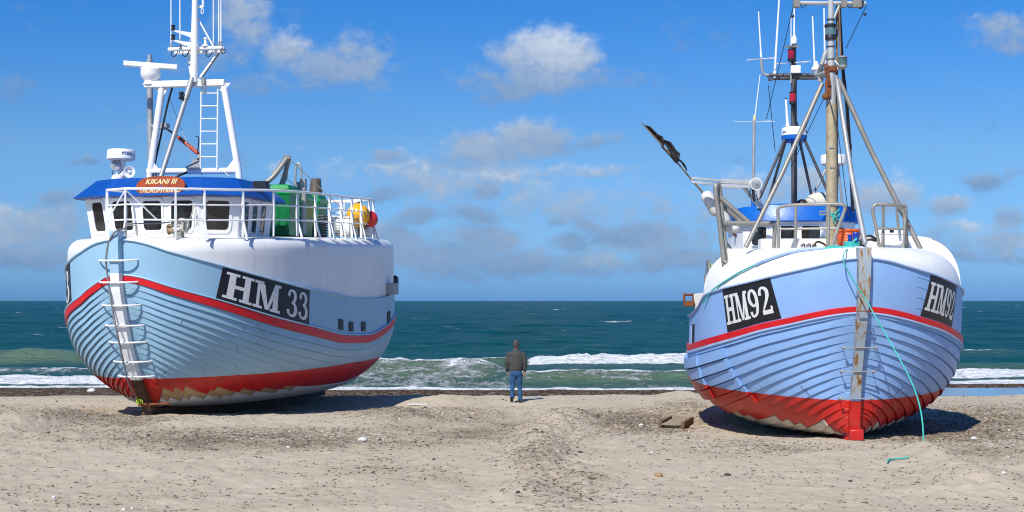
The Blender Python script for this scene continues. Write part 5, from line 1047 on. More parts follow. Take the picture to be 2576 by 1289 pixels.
def debris(x, y):
    u, v = uvof(x, y); d = 0.14 + 0 * u
    for (cu, cv, ru, rv, a) in ((650, 1100, 600, 42, .75), (150, 1040, 300, 45, .75), (1200, 1065, 260, 45, .7), (1600, 1045, 170, 32, .95), (1350, 1170, 90, 70, .55), (1420, 1240, 170, 80, .45), (2420, 1060, 260, 55, .95), (2480, 1140, 220, 45, .5), (1880, 1120, 260, 40, .55), (1000, 1180, 220, 60, .38), (300, 1260, 280, 30, .32), (820, 1240, 200, 60, .3), (2300, 1230, 160, 40, .35), (1000, 1030, 200, 30, .6)):
        d = np.maximum(d, a * G2(u, v, cu, cv, ru, rv)) if a < 2 else d
    n = fbm(x * .9 + 3, y * .9, 4, 51)
    return np.clip(d * (1.15 + 1.1 * n) , 0, 1.2)
def gravel_f(x, y):
    u, v = uvof(x, y); g = np.maximum.reduce([G2(u, v, 2440, 1050, 240, 62), G2(u, v, 1590, 1050, 180, 36), .48 * G2(u, v, 1370, 1120, 120, 60), .8 * G2(u, v, 150, 1028, 280, 26), .8 * G2(u, v, 1110, 1018, 190, 24), G2(u, v, 1730, 1000, 70, 26), .7 * G2(u, v, 640, 1082, 420, 24), .34 * G2(u, v, 1430, 1250, 150, 50), .6 * G2(u, v, 1950, 1118, 240, 16)])
    return np.clip(g * (1.05 + .9 * fbm(x * 1.1, y * 1.1, 4, 301)) - .06, 0, 1)
def grid_obj(name, X, Y, Z, mat, attrs):
    a, b = X.shape; me = bpy.data.meshes.new(name); me.vertices.add(a * b)
    me.vertices.foreach_set('co', np.stack([X, Y, Z], -1).astype(np.float32).ravel())
    i = np.arange((a - 1) * (b - 1)); r, c = i // (b - 1), i % (b - 1); q = r * b + c
    f = np.stack([q, q + 1, q + b + 1, q + b], -1).astype(np.int32)
    me.loops.add(f.size); me.loops.foreach_set('vertex_index', f.ravel()); me.polygons.add(len(f)); me.polygons.foreach_set('loop_start', np.arange(0, f.size, 4, dtype=np.int32))
    me.polygons.foreach_set('use_smooth', np.ones(len(f), bool)); me.update(calc_edges=True)
    for k, v in attrs.items(): me.attributes.new(k, 'FLOAT', 'POINT').data.foreach_set('value', v.astype(np.float32).ravel())
    me.materials.append(mat); me.validate(); o = bpy.data.objects.new(name, me); COL.objects.link(o); return o
# ---- sand
ys = list(np.linspace(-40, 13, 28)); y = 14.0
while y < 66: ys.append(y); y += max(.045, .043 * (y / 16) ** 2) if y < 47 else .16
YS = np.array(ys); cs = np.concatenate([np.linspace(-1.6, -.45, 50)[:-1], np.linspace(-.45, .45, 620), np.linspace(.45, 1.6, 50)[1:]])
CX, YY = np.meshgrid(cs, YS); XX = CX * np.maximum(YY, 14); ZZ = zg(XX, YY)
wr = sstep(XX, 9, 13.5); wl = 1 - sstep(XX, -12, -7)
b0 = 48.6 * (1 - wr - wl) + 53.3 * wr + 47.6 * wl + 1.6 * (fbm(XX * .35, YY * .35, 3, 71)); berm = sstep(YY, b0 - .25, b0 + .35)
berm = np.maximum(berm, .75 * np.exp(-(((XX - 6.2) / 1.6) ** 2 + ((YY - 44.8) / 2.2) ** 2)) * (vn(XX * 3, YY * 3, 5) > .4) * sstep(YY, 43.5, 45.5))
wet = sstep(YY, b0 - 1.6, b0)
def sand_mat():
    m, nt, b = new_mat('beach_sand'); tc = nd(nt, 'ShaderNodeTexCoord').outputs['Object']
    A_ = lambda n: nd(nt, 'ShaderNodeAttribute', attribute_name=n).outputs['Fac']
    deb, brm, we = A_('debris'), A_('berm'), A_('wet')
    big = ntex(nt, tc, .45, 5, .6); mid = ntex(nt, tc, 4.0, 6, .65); fine = ntex(nt, tc, 90, 3, .6)
    c = ramp(nt, big, [(.3, (.55, .465, .335)), (.7, (.62, .535, .40))])
    c = mixc(nt, mth(nt, 'MULTIPLY', ramp(nt, mid, [(.42, (0, 0, 0)), (.7, (1, 1, 1))]), .30), c, (.39, .325, .245))
    c = mixc(nt, ramp(nt, fine, [(.35, (.22,) * 3), (.5, (0, 0, 0))]), c, (.27, .22, .165))
    # drift of twigs, weed and grit: brown grain whose amount follows the debris field
    g1 = ntex(nt, tc, 24, 5, .7, .6); g2 = ntex(nt, tc, 42, 4, .7, .4)
    thr = mth(nt, 'MULTIPLY_ADD', deb, -.20, .70)
    f1 = mth(nt, 'MULTIPLY', mth(nt, 'SUBTRACT', g1, thr), 9.0, clamp=True); f2 = mth(nt, 'MULTIPLY', mth(nt, 'SUBTRACT', g2, mth(nt, 'ADD', thr, -.015)), 9.0, clamp=True)
    f = mth(nt, 'MAXIMUM', f1, f2)
    dc = ramp(nt, ntex(nt, tc, 25, 3), [(.35, (.065, .048, .032)), (.5, (.16, .12, .08)), (.65, (.27, .235, .19))])
    tint = mth(nt, 'MULTIPLY', deb, .56)
    c = mixc(nt, tint, c, (.30, .225, .14)); c = mixc(nt, mth(nt, 'MULTIPLY', f, .85), c, dc)
    gv = A_('gravel'); vg = nd(nt, 'ShaderNodeTexVoronoi'); vg.inputs['Scale'].default_value = 21; vg.inputs['Randomness'].default_value = 1; lk(nt, tc, vg.inputs['Vector']); sg = nd(nt, 'ShaderNodeSeparateColor'); lk(nt, vg.outputs['Color'], sg.inputs[0])
    gc = ramp(nt, sg.outputs[1], [(0, (.095, .066, .040)), (.3, (.20, .145, .085)), (.55, (.34, .265, .175)), (.8, (.46, .385, .285)), (.96, (.64, .59, .51))])
    gsel = mth(nt, 'MULTIPLY', mth(nt, 'LESS_THAN', sg.outputs[0], mth(nt, 'MULTIPLY', gv, 1.15)), .85); c = mixc(nt, gsel, c, gc)
    # pale shell grit
    sh = nd(nt, 'ShaderNodeTexVoronoi'); sh.inputs['Scale'].default_value = 14; lk(nt, tc, sh.inputs['Vector'])
    c = mixc(nt, mth(nt, 'MULTIPLY', ramp(nt, sh.outputs['Distance'], [(.07, (1, 1, 1)), (.11, (0, 0, 0))]), mth(nt, 'MULTIPLY', deb, .5, clamp=True)), c, (.68, .65, .6))
    # dark shingle bank at the water's edge
    st = nd(nt, 'ShaderNodeTexVoronoi'); st.inputs['Scale'].default_value = 11; lk(nt, tc, st.inputs['Vector'])
    sc = nd(nt, 'ShaderNodeSeparateColor'); lk(nt, st.outputs['Color'], sc.inputs[0])
    bc = ramp(nt, sc.outputs[0], [(.0, (.030, .017, .008)), (.45, (.060, .035, .014)), (.72, (.110, .066, .028)), (.9, (.21, .165, .12)), (.98, (.33, .29, .24))])
    c = mixc(nt, mth(nt, 'MULTIPLY', we, .35), c, (.26, .21, .15)); c = mixc(nt, brm, c, bc)
    lk(nt, c, b.inputs['Base Color']); b.inputs['Specular IOR Level'].default_value = .15
    lk(nt, mth(nt, 'MULTIPLY_ADD', brm, -.1, .93), b.inputs['Roughness'])
    h = mth(nt, 'ADD', mth(nt, 'MULTIPLY', ntex(nt, tc, 9, 7, .72), .85), mth(nt, 'ADD', mth(nt, 'MULTIPLY', f, .22), mth(nt, 'MULTIPLY', fine, .15)))
    h = mth(nt, 'ADD', h, mth(nt, 'MULTIPLY', gsel, .22))
    h = mth(nt, 'ADD', h, mth(nt, 'MULTIPLY', mth(nt, 'MULTIPLY', st.outputs['Distance'], brm), -1.2)); bump(nt, b, h, .7, .07); return m
o = grid_obj('beach_sand', XX, YY, ZZ, sand_mat(), {'debris': debris(XX, YY), 'gravel': gravel_f(XX, YY), 'berm': berm, 'wet': wet}); tag(o, 'pale wind-blown sand beach with drifts of dark grit', 'beach', kind='structure')
def zg1(x, y): return float(zg(np.array([x]), np.array([y]))[0])
# ---- pebbles and weed scraps lying on the sand
def scatter(n, f, y0=14.5, y1=46.5):
    out = []
    while len(out) < n:
        k = 4000; yy = y0 + (y1 - y0) * RNG.random(k) ** 1.25; xx = (RNG.random(k) - .5) * .96 * yy
        keep = RNG.random(k) < f(xx, yy); out += list(zip(xx[keep], yy[keep]))
    return np.array(out[:n])
ICO = bmesh.new(); bmesh.ops.create_icosphere(ICO, subdivisions=1, radius=1); IV = np.array([v.co[:] for v in ICO.verts]); IF = np.array([[v.index for v in f.verts] for f in ICO.faces]); ICO.free()
def pebble_mesh(name, pts, size, mats, label):
    zz = zg(pts[:, 0], pts[:, 1]); V, Fc, mi = [], [], []
    for k, (x, y) in enumerate(pts):
        s = size(y); sc = s * np.array([1, .75 + .3 * RNG.random(), .45 + .3 * RNG.random()]); a = RNG.random() * 6.28; c, sn = math.cos(a), math.sin(a)
        v = IV * sc * (1 + .22 * (RNG.random((12, 1)) - .5)); v = np.stack([v[:, 0] * c - v[:, 1] * sn, v[:, 0] * sn + v[:, 1] * c, v[:, 2]], -1) + np.array([x, y, zz[k] + s * .12])
        V.append(v); Fc.append(IF + 12 * k); mi += [int(RNG.choice(len(mats), p=[.34, .26, .2, .12, .08]))] * len(IF)
    V = np.concatenate(V); Fc = np.concatenate(Fc); me = bpy.data.meshes.new(name); me.from_pydata(V.tolist(), [], Fc.tolist())
    for m in mats: me.materials.append(m)
    me.polygons.foreach_set('material_index', mi); me.polygons.foreach_set('use_smooth', [True] * len(me.polygons)); o = bpy.data.objects.new(name, me); COL.objects.link(o); return tag(o, label, 'pebbles', kind='stuff')
PM = [paint('dark_stone', (.045, .043, .045), .8), paint('brown_stone', (.11, .075, .05), .8), paint('grey_stone', (.20, .19, .18), .8), paint('ochre_stone', (.34, .22, .11), .8), paint('pale_stone', (.62, .60, .56), .8)]
pebble_mesh('pebbles', scatter(10500, lambda x, y: np.clip(.02 + .8 * debris(x, y) ** 1.5 + .5 * gravel_f(x, y), 0, 1) * np.clip(1.3 - y / 60, .1, 1)), lambda y: min(.05, float(RNG.lognormal(math.log(.0078), .5))) * (1 + .02 * (y - 15)), PM, 'small dark and pale pebbles strewn over the sand')
pts = scatter(8000, lambda x, y: np.clip(debris(x, y) - .05, 0, 1), 16, 46); zz = zg(pts[:, 0], pts[:, 1]); mb = MB()
for (x, y), z in zip(pts, zz):
    L = float(RNG.lognormal(math.log(.034), .5)); a = float(RNG.normal(.3, 1.3)); r = .003 + .003 * random.random(); dx, dy = math.cos(a) * L / 2, math.sin(a) * L / 2; bz = .004 + .01 * random.random()
    mb.path([(x - dx, y - dy, z + .003), (x + dy * .2, y - dx * .2, z + bz), (x + dx, y + dy, z + .004)], r, 3, int(random.random() < .3))
o = mb.build('weed_scraps', ['keel', paint('dry_reed', (.20, .15, .09), .9)], None, smooth=0, fix=False); tag(o, 'dark scraps of weed and twigs drifted over the sand', 'weed scraps', kind='stuff')
# some larger single stones and scraps
for (u, v, s, mt, lab) in ((1657, 1198, .060, PM[3], 'tan stone lying alone on bare sand right of the central mound'), (912, 1109, .085, PM[4], 'largest white stone on the sand in front of the pale blue boat'), (1613, 1071, .05, PM[4], 'small white stone left of the wooden pallet'), (1412, 1232, .03, PM[1], 'reddish brown stone near the bottom of the central track'), (1610, 1126, .05, PM[2], 'grey stone on smooth sand below the wooden pallet'), (1830, 1197, .045, PM[0], 'dark stone on smooth sand below the red keel'), (230, 986, .16, PM[4], 'pale flat stone on the dark shingle by the left boat'), (2450, 1105, .06, PM[4], 'white stone at the edge of the right boat shadow')):
    p = ground_pt(u, v, -.1)
    for _ in range(6): p = ground_pt(u, v, zg1(p.x, p.y))
    bm = bmesh.new(); bmesh.ops.create_icosphere(bm, subdivisions=2, radius=1)
    for w in bm.verts: w.co = Vector((w.co.x * s * 1.1, w.co.y * s * .8, w.co.z * s * .55)) * (1 + .25 * mnoise.noise(w.co * 1.3 + Vector((u, v, 0))))
    me = bpy.data.meshes.new('stone'); bm.to_mesh(me); bm.free(); me.materials.append(mt); me.polygons.foreach_set('use_smooth', [True] * len(me.polygons)); o = bpy.data.objects.new('stone', me); COL.objects.link(o); o.location = (p.x, p.y, p.z + s * .25); tag(o, lab, 'stone')
# ---- wooden pallet
def on_ground(u, v):
    p = ground_pt(u, v, -.15)
    for _ in range(8): p = ground_pt(u, v, zg1(p.x, p.y))
    return p
pa, pb_ = on_ground(1717, 1079), on_ground(1662, 1075); ax = Vector((.28, 1, 0)).normalized(); xx = Vector((1, -.28, 0)).normalized(); w = .47; L = 1.35
r = root('wooden_pallet', 'weathered wooden pallet half sunk in the sand beside the right boat', 'pallet', (pa.x, pa.y, max(zg1(*(pa + ax * a_ * L - xx * b_ * w).xy) for a_ in (0, .5, 1) for b_ in (0, 1)) - .005))
mb = MB(); mb.box(ax * L / 2 + Vector((0, 0, .05)), (.07, L, .12), (xx, ax, Vector((0, 0, 1)))); mb.build('beam', 'pallet_dark', r, bevel=.006)
mb = MB(); mb.box(ax * L / 2 - xx * w + Vector((0, 0, .06)), (.07, L, .12), (xx, ax, Vector((0, 0, 1)))); mb.build('beam', 'pallet_dark', r, bevel=.006)
for k in range(9): mb = MB(); mb.box(ax * (.07 + k * L / 9) - xx * w * .46 + Vector((0, 0, .05 + .008 * random.random())), (w * .93, .105, .03), (xx, ax, Vector((0, 0, 1)))); mb.build('slat', 'pallet', r, bevel=.004)
# rope end on the sand
pts = [on_ground(u, v) + Vector((0, 0, .02)) for u, v in ((2232, 1164), (2238, 1160), (2250, 1158), (2268, 1157), (2286, 1154))]
rope_thing('rope_end', 'loose teal rope end lying on the sand in front of the right boat', pts, .014, 'teal')
p = on_ground(1050, 1020); mb = MB(); 
for k in range(5): mb.ball((.10 * k - .2, .03 * math.sin(k * 2.1), .02), .06, 8, 0, (1.4, .9, .5))
o = mb.build('driftwood', PM[4]); o.location = p; tag(o, 'pale bleached driftwood scrap near the long boat shadow', 'driftwood')
# ---- sea
def sea_mat():
    m, nt, b = new_mat('sea_water'); tc = nd(nt, 'ShaderNodeTexCoord').outputs['Object']
    A_ = lambda n: nd(nt, 'ShaderNodeAttribute', attribute_name=n).outputs['Fac']
    foam, shal, grn = A_('foam'), A_('shallow'), A_('green')
    n0 = ntex(nt, tc, .02, 4, .6, stretch=(.5, 1, 1)); n1 = ntex(nt, tc, .16, 5, .6, stretch=(.55, 1, 1))
    deep = ramp(nt, n0, [(.35, (.0003, .036, .042)), (.65, (.0006, .058, .060))])
    deep = mixc(nt, ramp(nt, n1, [(.42, (0, 0, 0)), (.7, (.55,) * 3)]), deep, (.002, .082, .078))
    c = mixc(nt, shal, deep, (.006, .066, .068)); c = mixc(nt, grn, c, (.115, .180, .115))
    sx_ = nd(nt, 'ShaderNodeSeparateXYZ'); lk(nt, tc, sx_.inputs[0]); cb_ = nd(nt, 'ShaderNodeCombineXYZ'); lk(nt, sx_.outputs[0], cb_.inputs[0]); lk(nt, mth(nt, 'MULTIPLY_ADD', sx_.outputs[2], 1.9, mth(nt, 'MULTIPLY', sx_.outputs[1], .16)), cb_.inputs[1]); fv = cb_.outputs[0]
    w1 = ntex(nt, fv, 1.0, 6, .68, .9, stretch=(.55, 1, 1)); w2 = ntex(nt, fv, 4.0, 5, .7, 1.0, stretch=(.6, 1, 1))
    lace = mth(nt, 'ABSOLUTE', mth(nt, 'SUBTRACT', ntex(nt, fv, 1.3, 4, .6, 1.2, stretch=(.5, 1, 1)), .5)); lace = mth(nt, 'MULTIPLY_ADD', lace, -5.0, .55)
    nz = mth(nt, 'MAXIMUM', mth(nt, 'MULTIPLY_ADD', w1, .55, mth(nt, 'MULTIPLY', w2, .45)), lace)
    f = mth(nt, 'SUBTRACT', mth(nt, 'ADD', nz, mth(nt, 'MULTIPLY', foam, .95)), .93); f = mth(nt, 'MULTIPLY', f, 7.0, clamp=True); f = mth(nt, 'MULTIPLY', f, mth(nt, 'MULTIPLY', foam, 8.0, clamp=True))
    # scattered whitecaps far out
    far = A_('far'); wc = ntex(nt, tc, .17, 6, .62, .5, stretch=(.5, .7, 1)); wd = ntex(nt, tc, .6, 4, .7)
    f2 = mth(nt, 'MULTIPLY', mth(nt, 'SUBTRACT', mth(nt, 'MULTIPLY_ADD', wd, .22, wc), .775), 18, clamp=True); f2 = mth(nt, 'MULTIPLY', f2, far)
    f = mth(nt, 'MAXIMUM', f, f2)
    fc = ramp(nt, w2, [(.32, (.55, .62, .63)), (.52, (.86, .88, .88))])
    lk(nt, mixc(nt, f, c, fc), b.inputs['Base Color'])
    lk(nt, mth(nt, 'MULTIPLY_ADD', f, .5, .28), b.inputs['Roughness']); b.inputs['IOR'].default_value = 1.33
    lk(nt, mth(nt, 'MULTIPLY_ADD', f, -.01, .03), b.inputs['Specular IOR Level'])
    h1 = mth(nt, 'MULTIPLY', ntex(nt, tc, .55, 6, .62, .4, stretch=(.5, 1, 1)), 1.0); h2 = mth(nt, 'MULTIPLY', ntex(nt, tc, 2.6, 5, .65, .6, stretch=(.6, 1, 1)), .42)
    h3 = mth(nt, 'MULTIPLY', ntex(nt, tc, .12, 4, .6, .3, stretch=(.45, 1, 1)), 1.5)
    hh = mth(nt, 'ADD', mth(nt, 'ADD', h1, h2), mth(nt, 'ADD', h3, mth(nt, 'MULTIPLY', f, mth(nt, 'MULTIPLY', w2, .5))))
    bump(nt, b, hh, 1.0, .6); return m
ys = []; y = 50.0
while y < 40000: ys.append(y); y += .17 if y < 95 else max(.17, (y - 78) * .010)
YS = np.array(ys); cs = np.linspace(-.62, .62, 640); CX, YY = np.meshgrid(cs, YS); XX = CX * YY
fade = 1 - sstep(YY, 250, 900); H_ = np.zeros_like(XX)
for k in range(16):
    lam = 1.6 * 1.23 ** k; th = RNG.normal(0, .55); kx, ky = math.sin(th) * 2 * PI / lam, math.cos(th) * 2 * PI / lam; ph = RNG.random() * 6.28
    amp = .0085 * lam ** .62; cut = 1 - sstep(YY, lam * 40, lam * 110)
    wv = np.sin(kx * XX + ky * YY + ph + 1.1 * fbm(XX * .06, YY * .06, 2, 90 + k)); H_ += amp * cut * (wv + .35 * (wv * wv - .5))
H_ *= (1.0 + .5 * fbm(XX * .05, YY * .05, 2, 77)) * sstep(YY, 56, 66) * .9 + .1
foam = np.zeros_like(XX); green = np.zeros_like(XX)
def breaker(yc, xa, xb, h, wfront, wback, fo, gr, seed, tap=2.0, tri=0.0):
    """one wave: crest line yc, steep face to the shore, long back; fo = foam on the face, gr = green glassy face"""
    global H_, foam, green
    yl = yc + 1.1 * fbm(XX * .12, XX * 0, 3, seed) ; env = sstep(XX, xa - tap, xa + tap) * (1 - sstep(XX, xb - tap, xb + tap)) * (1 + .30 * fbm(XX * .5, XX * 0, 3, seed + 3))
    d = YY - yl; prof = np.where(d < 0, np.exp(-(d / wfront) ** 2), np.exp(-(d / wback) ** 2)); H_ = H_ * (1 - .6 * prof * env) + h * prof * env
    fm = env * np.where(d < .1, sstep(d, -wfront * 1.6, -wfront * .9) * (1 - sstep(d, .1, .25)), (1 - sstep(d, .05, .6)))
    foam = np.maximum(foam, fo * fm); foam = np.maximum(foam, (.72 if .3 < fo < .6 else 0) * env * np.exp(-((d + .05) / .32) ** 2) * (.6 + .8 * vn(XX * .9, XX * 0, seed + 21))); H_ = H_ + fo * fm * .16 * h * (fbm(XX * 2.2, YY * 2.2, 3, seed + 9)) * 1.6
    green = np.maximum(green, gr * env * np.where(d < 0, np.exp(-((d + wfront * .6) / (wfront * .9)) ** 2), np.exp(-(d / .5) ** 2)))
breaker(77.5, .9, 10.5, .62, 1.5, 2.6, 1.0, .0, 101, .9); breaker(78.5, -3.5, 1.2, .42, 1.5, 2.5, .42, .55, 104, 1.5)
breaker(63.2, -11.5, -.3, .82, 1.9, 2.8, .50, 1.0, 107, 1.3); breaker(61.6, -.3, 13, .55, 1.5, 2.4, .46, 1.0, 110, 1.3)
breaker(85, -33, -17, .62, 2.8, 4.5, .0, .95, 113, 4); breaker(73, -8, 30, .25, 2.2, 3, .18, .25, 131, 3); breaker(92, 20, 34, .3, 2, 3, .35, .2, 119, 3); breaker(66, 17, 40, .38, 1.6, 2.2, .7, .4, 121, 2); breaker(72.5, 18, 40, .3, 2, 2.2, .30, .4, 125, 2)
breaker(67, -40, -13, .28, 1.6, 2.2, .45, .3, 127, 2); breaker(61.5, -40, -11.5, .32, 1.6, 1.8, .9, .3, 129, 1.5)
zone = lambda xa, xb, ya, yb, t=1.5: sstep(XX, xa - t, xa + t) * (1 - sstep(XX, xb - t, xb + t)) * sstep(YY, ya - 1, ya + 1) * (1 - sstep(YY, yb - 1.5, yb + 1.5))
foam = np.maximum(foam, .40 * zone(-40, -12, 58, 72)); foam = np.maximum(foam, .49 * zone(-12, .8, 56.5, 65)); foam = np.maximum(foam, .42 * zone(0, 14, 56, 60)); foam = np.maximum(foam, .26 * zone(-14, -4, 66, 74)); foam = np.maximum(foam, .17 * zone(-2, 14, 66, 76)); foam = np.maximum(foam, .33 * zone(16, 40, 58, 68))
wr = sstep(XX, 9, 13.5); wl = 1 - sstep(XX, -12, -7); edge = 55.2 * (1 - wr - wl) + 59.6 * wr + 57.2 * wl + 1.0 * fbm(XX * .18, XX * 0, 3, 140)
foam = np.maximum(foam, (1 - .0) * sstep(YY, edge - 2, edge - .5) * (1 - sstep(YY, edge + .9, edge + 2.2)) * .95)
H_ += .10 * np.exp(-((YY - edge - .6) / .7) ** 2) * (1 + .5 * fbm(XX * 1.5, YY * 1.5, 2, 143))
shallow = 1 - sstep(YY, 62, 190); green = np.maximum(green, .55 * (1 - sstep(YY, 56, 64)))
far = sstep(YY, 95, 150) * (1 - sstep(YY, 2500, 6000))
o = grid_obj('sea', XX, YY, SEA_Z + H_, sea_mat(), {'foam': foam, 'shallow': shallow, 'green': np.clip(green, 0, 1), 'far': far}); tag(o, 'teal sea with small breakers reaching to the horizon', 'sea', kind='structure')
# standing water in the trough behind the shingle bank
m, nt, b = new_mat('pool_water'); b.inputs['Base Color'].default_value = (.07, .10, .13, 1); b.inputs['Roughness'].default_value = .06; tc = nd(nt, 'ShaderNodeTexCoord').outputs['Object']; bump(nt, b, ntex(nt, tc, 4, 3, stretch=(.4, 1, 1)), .08, .02)
xs = np.linspace(-9, 45, 109); PX, PT = np.meshgrid(xs, np.linspace(0, 1, 9)); wr = sstep(PX, 9, 13.5); PY = (46 + (51.4 - 46) * PT) * (1 - wr) + (46.2 + (55.3 - 46.2) * PT) * wr
o = grid_obj('tide_pool_water', PX, PY, -.985 + .023 * sstep(PX, 8, 12), m, {}); tag(o, 'shallow blue pool of water behind the dark shingle bank', 'pool', kind='structure')
# ================================================================== PERSON
gx = on_ground(1298, 1013); man = root('person', 'man in a dark grey jacket and blue jeans walking towards the sea', 'person', (gx.x, gx.y, gx.z), 0)
def remeshed(name, mb, mat, parent, vox=.012, sm=6):
    o = mb.build(name, mat, parent, fix=True); md = o.modifiers.new('r', 'REMESH'); md.mode = 'VOXEL'; md.voxel_size = vox; md.use_smooth_shade = True
    s = o.modifiers.new('s', 'SMOOTH'); s.factor = .5; s.iterations = sm
    dg = bpy.context.evaluated_depsgraph_get(); me = bpy.data.meshes.new_from_object(o.evaluated_get(dg)); o.modifiers.clear(); old = o.data; o.data = me; me.name = name
    if not me.materials: me.materials.append(M[mat])
    bpy.data.meshes.remove(old); me.polygons.foreach_set('use_smooth', [True] * len(me.polygons)); return o
def ell(c, rx, ry, n=18, tilt=0): return [Vector((c[0] + rx * math.cos(2 * PI * k / n), c[1] + ry * math.sin(2 * PI * k / n), c[2] + tilt * math.sin(2 * PI * k / n))) for k in range(n)]
# body: head, neck, trunk, arms, hands, legs in one surface
mb = MB(); hz = 1.635
mb.loft([ell((0.0 + dx, .02 + dy, hz + dz), rx, ry) for dx, dy, dz, rx, ry in ((0, .055, -.125, .03, .03), (0, .045, -.11, .052, .055), (0, .02, -.07, .066, .085), (0, .005, -.02, .074, .098), (0, 0, .03, .076, .100), (0, -.005, .07, .068, .09), (0, -.01, .10, .045, .06), (0, -.01, .113, .012, .015))])
mb.loft([ell((0, 0, 1.38), .075, .07), ell((0, .0, 1.47), .058, .06), ell((0, .01, 1.58), .056, .06)])
for s in (-1, 1): mb.ball((s * .078, .01, hz - .015), .028, 10, 0, (.45, .8, 1.15))
mb.ball((0, .125, hz - .035), .022, 8, 0, (.7, 1, 1.2)); mb.loft([ell((0, .0, .86), .15, .10), ell((0, 0, 1.1), .15, .10), ell((0, 0, 1.3), .165, .10), ell((0, 0, 1.42), .10, .07)])
ARM = {1: [(.185, -.0, 1.36), (.235, -.02, 1.13), (.245, .03, .92), (.238, .045, .85)], -1: [(-.185, 0, 1.36), (-.24, -.01, 1.13), (-.245, .06, .935), (-.232, .085, .865)]}
for s in (1, -1):
    a = ARM[s]; mb.path([(s * .10, 0, 1.36)] + a, [.04, .042, .045, .034, .028], 10)
    w = Vector(a[-1]); mb.loft([ell(w + Vector((0, .0, .02)), .022, .03, 10), ell(w + Vector((-s * .004, .005, -.03)), .022, .042, 10), ell(w + Vector((-s * .010, .01, -.075)), .018, .040, 10)])
    for q in range(4):
        b0_ = w + Vector((-s * .010, -.022 + .022 * q, -.07)); l = (.062, .074, .070, .052)[q]; mb.path([b0_, b0_ + Vector((-s * .006, .004, -l * .45)), b0_ + Vector((-s * .030, .006, -l * .75)), b0_ + Vector((-s * .048, .004, -l * .62))], [.0105, .010, .0095, .008], 8)
    t0 = w + Vector((-s * .0, .038, -.02)); mb.path([t0, t0 + Vector((-s * .014, .022, -.03)), t0 + Vector((-s * .026, .018, -.06))], [.013, .0115, .009], 8)
LEG = {1: [(.085, 0, .88), (.105, .03, .48), (.118, -.02, .09)], -1: [(-.085, 0, .88), (-.10, -.0, .50), (-.118, -.14, .16)]}
for s in (1, -1): mb.path(LEG[s], [.085, .055, .04], 12)
remeshed('body', mb, 'skin', man, .0075, 3)
mb = MB(); mb.loft([ell((0, -.018 + dy, hz + dz), rx * 1.1, ry * 1.06) for dz, rx, ry, dy in ((-.075, .062, .055, -.030), (-.05, .077, .076, -.022), (0, .086, .096, -.012), (.04, .088, .106, -.004), (.08, .078, .10, 0), (.112, .055, .07, 0), (.128, .02, .025, 0))]); o = remeshed('hair', mb, 'hair', man, .009, 2)
tx = bpy.data.textures.new('hairtex', 'CLOUDS'); tx.noise_scale = .03; md = o.modifiers.new('d', 'DISPLACE'); md.texture = tx; md.strength = .02; md.mid_level = .5
# jacket
mb = MB(); mb.loft([ell(c, rx, ry, 20) for c, rx, ry in (((0, .0, .865), .168, .122), ((0, 0, .89), .172, .125), ((0, -.005, .94), .198, .142), ((0, -.01, 1.05), .205, .142), ((0, -.01, 1.18), .212, .142), ((0, -.005, 1.30), .222, .138), ((0, 0, 1.385), .205, .118), ((0, 0, 1.44), .14, .095), ((0, .01, 1.475), .085, .08), ((0, .015, 1.515), .074, .074))])
for s in (1, -1):
    a = ARM[s]; mb.path([(s * .12, 0, 1.365), (s * .195, 0, 1.36), (a[1][0] + s * .012, a[1][1], a[1][2]), (a[2][0] + s * .006, a[2][1], a[2][2] - .005), (a[3][0], a[3][1], a[3][2] + .012)], [.085, .086, .072, .062, .042], 14)
o = remeshed('jacket', mb, 'jacket', man, .012, 5)
tx2 = bpy.data.textures.new('foldtex', 'CLOUDS'); tx2.noise_scale = .11; md = o.modifiers.new('d', 'DISPLACE'); md.texture = tx2; md.strength = .035; md.mid_level = .5
# jeans
mb = MB(); mb.loft([ell(c, rx, ry, 18) for c, rx, ry in (((0, 0, .95), .155, .108), ((0, -.01, .86), .168, .125), ((0, -.012, .78), .172, .125), ((0, -.005, .73), .15, .10))])
for s in (1, -1):
    l = LEG[s]; k = Vector(l[1]); f = Vector(l[2]); mb.path([(s * .082, -.005, .84), (s * .088, .0, .70), k + Vector((0, 0, .02)), k.lerp(f, .5), f + Vector((0, -.0, -.02))], [.095, .092, .068, .064, .067], 14)
o = remeshed('jeans', mb, 'jeans', man, .012, 3); md = o.modifiers.new('d', 'DISPLACE'); md.texture = tx2; md.strength = .03; md.mid_level = .5
# shoes: right one flat on the sand, left heel lifted
mb = MB(); x, y = .12, -.02; mb.loft([ell((x, y + dy, z), rx, rz, 14) for dy, z, rx, rz in ((0, .10, .046, .055),)] + [ell((x, y + dy, z), rx, ry, 14) for dy, z, rx, ry in ((.02, .07, .048, .085), (.055, .045, .05, .135), (.06, .015, .052, .148), (.06, .0, .05, .146))]); remeshed('shoe', mb, 'shoe', man, .01, 2)
mb = MB(); o3 = Vector((-.12, -.15, .0)); R = Matrix.Rotation(math.radians(-48), 3, 'X'); mb.loft([[R @ (p - Vector((0, .17, 0))) + o3 + Vector((0, .15, .02)) for p in ell((0, dy, z), rx, ry, 14)] for dy, z, rx, ry in ((0, .10, .046, .055), (.02, .07, .048, .085), (.055, .045, .05, .135), (.06, .015, .052, .148), (.06, .0, .05, .146))]); remeshed('shoe', mb, 'shoe', man, .01, 2)
man.rotation_euler = (0, 0, math.radians(4))
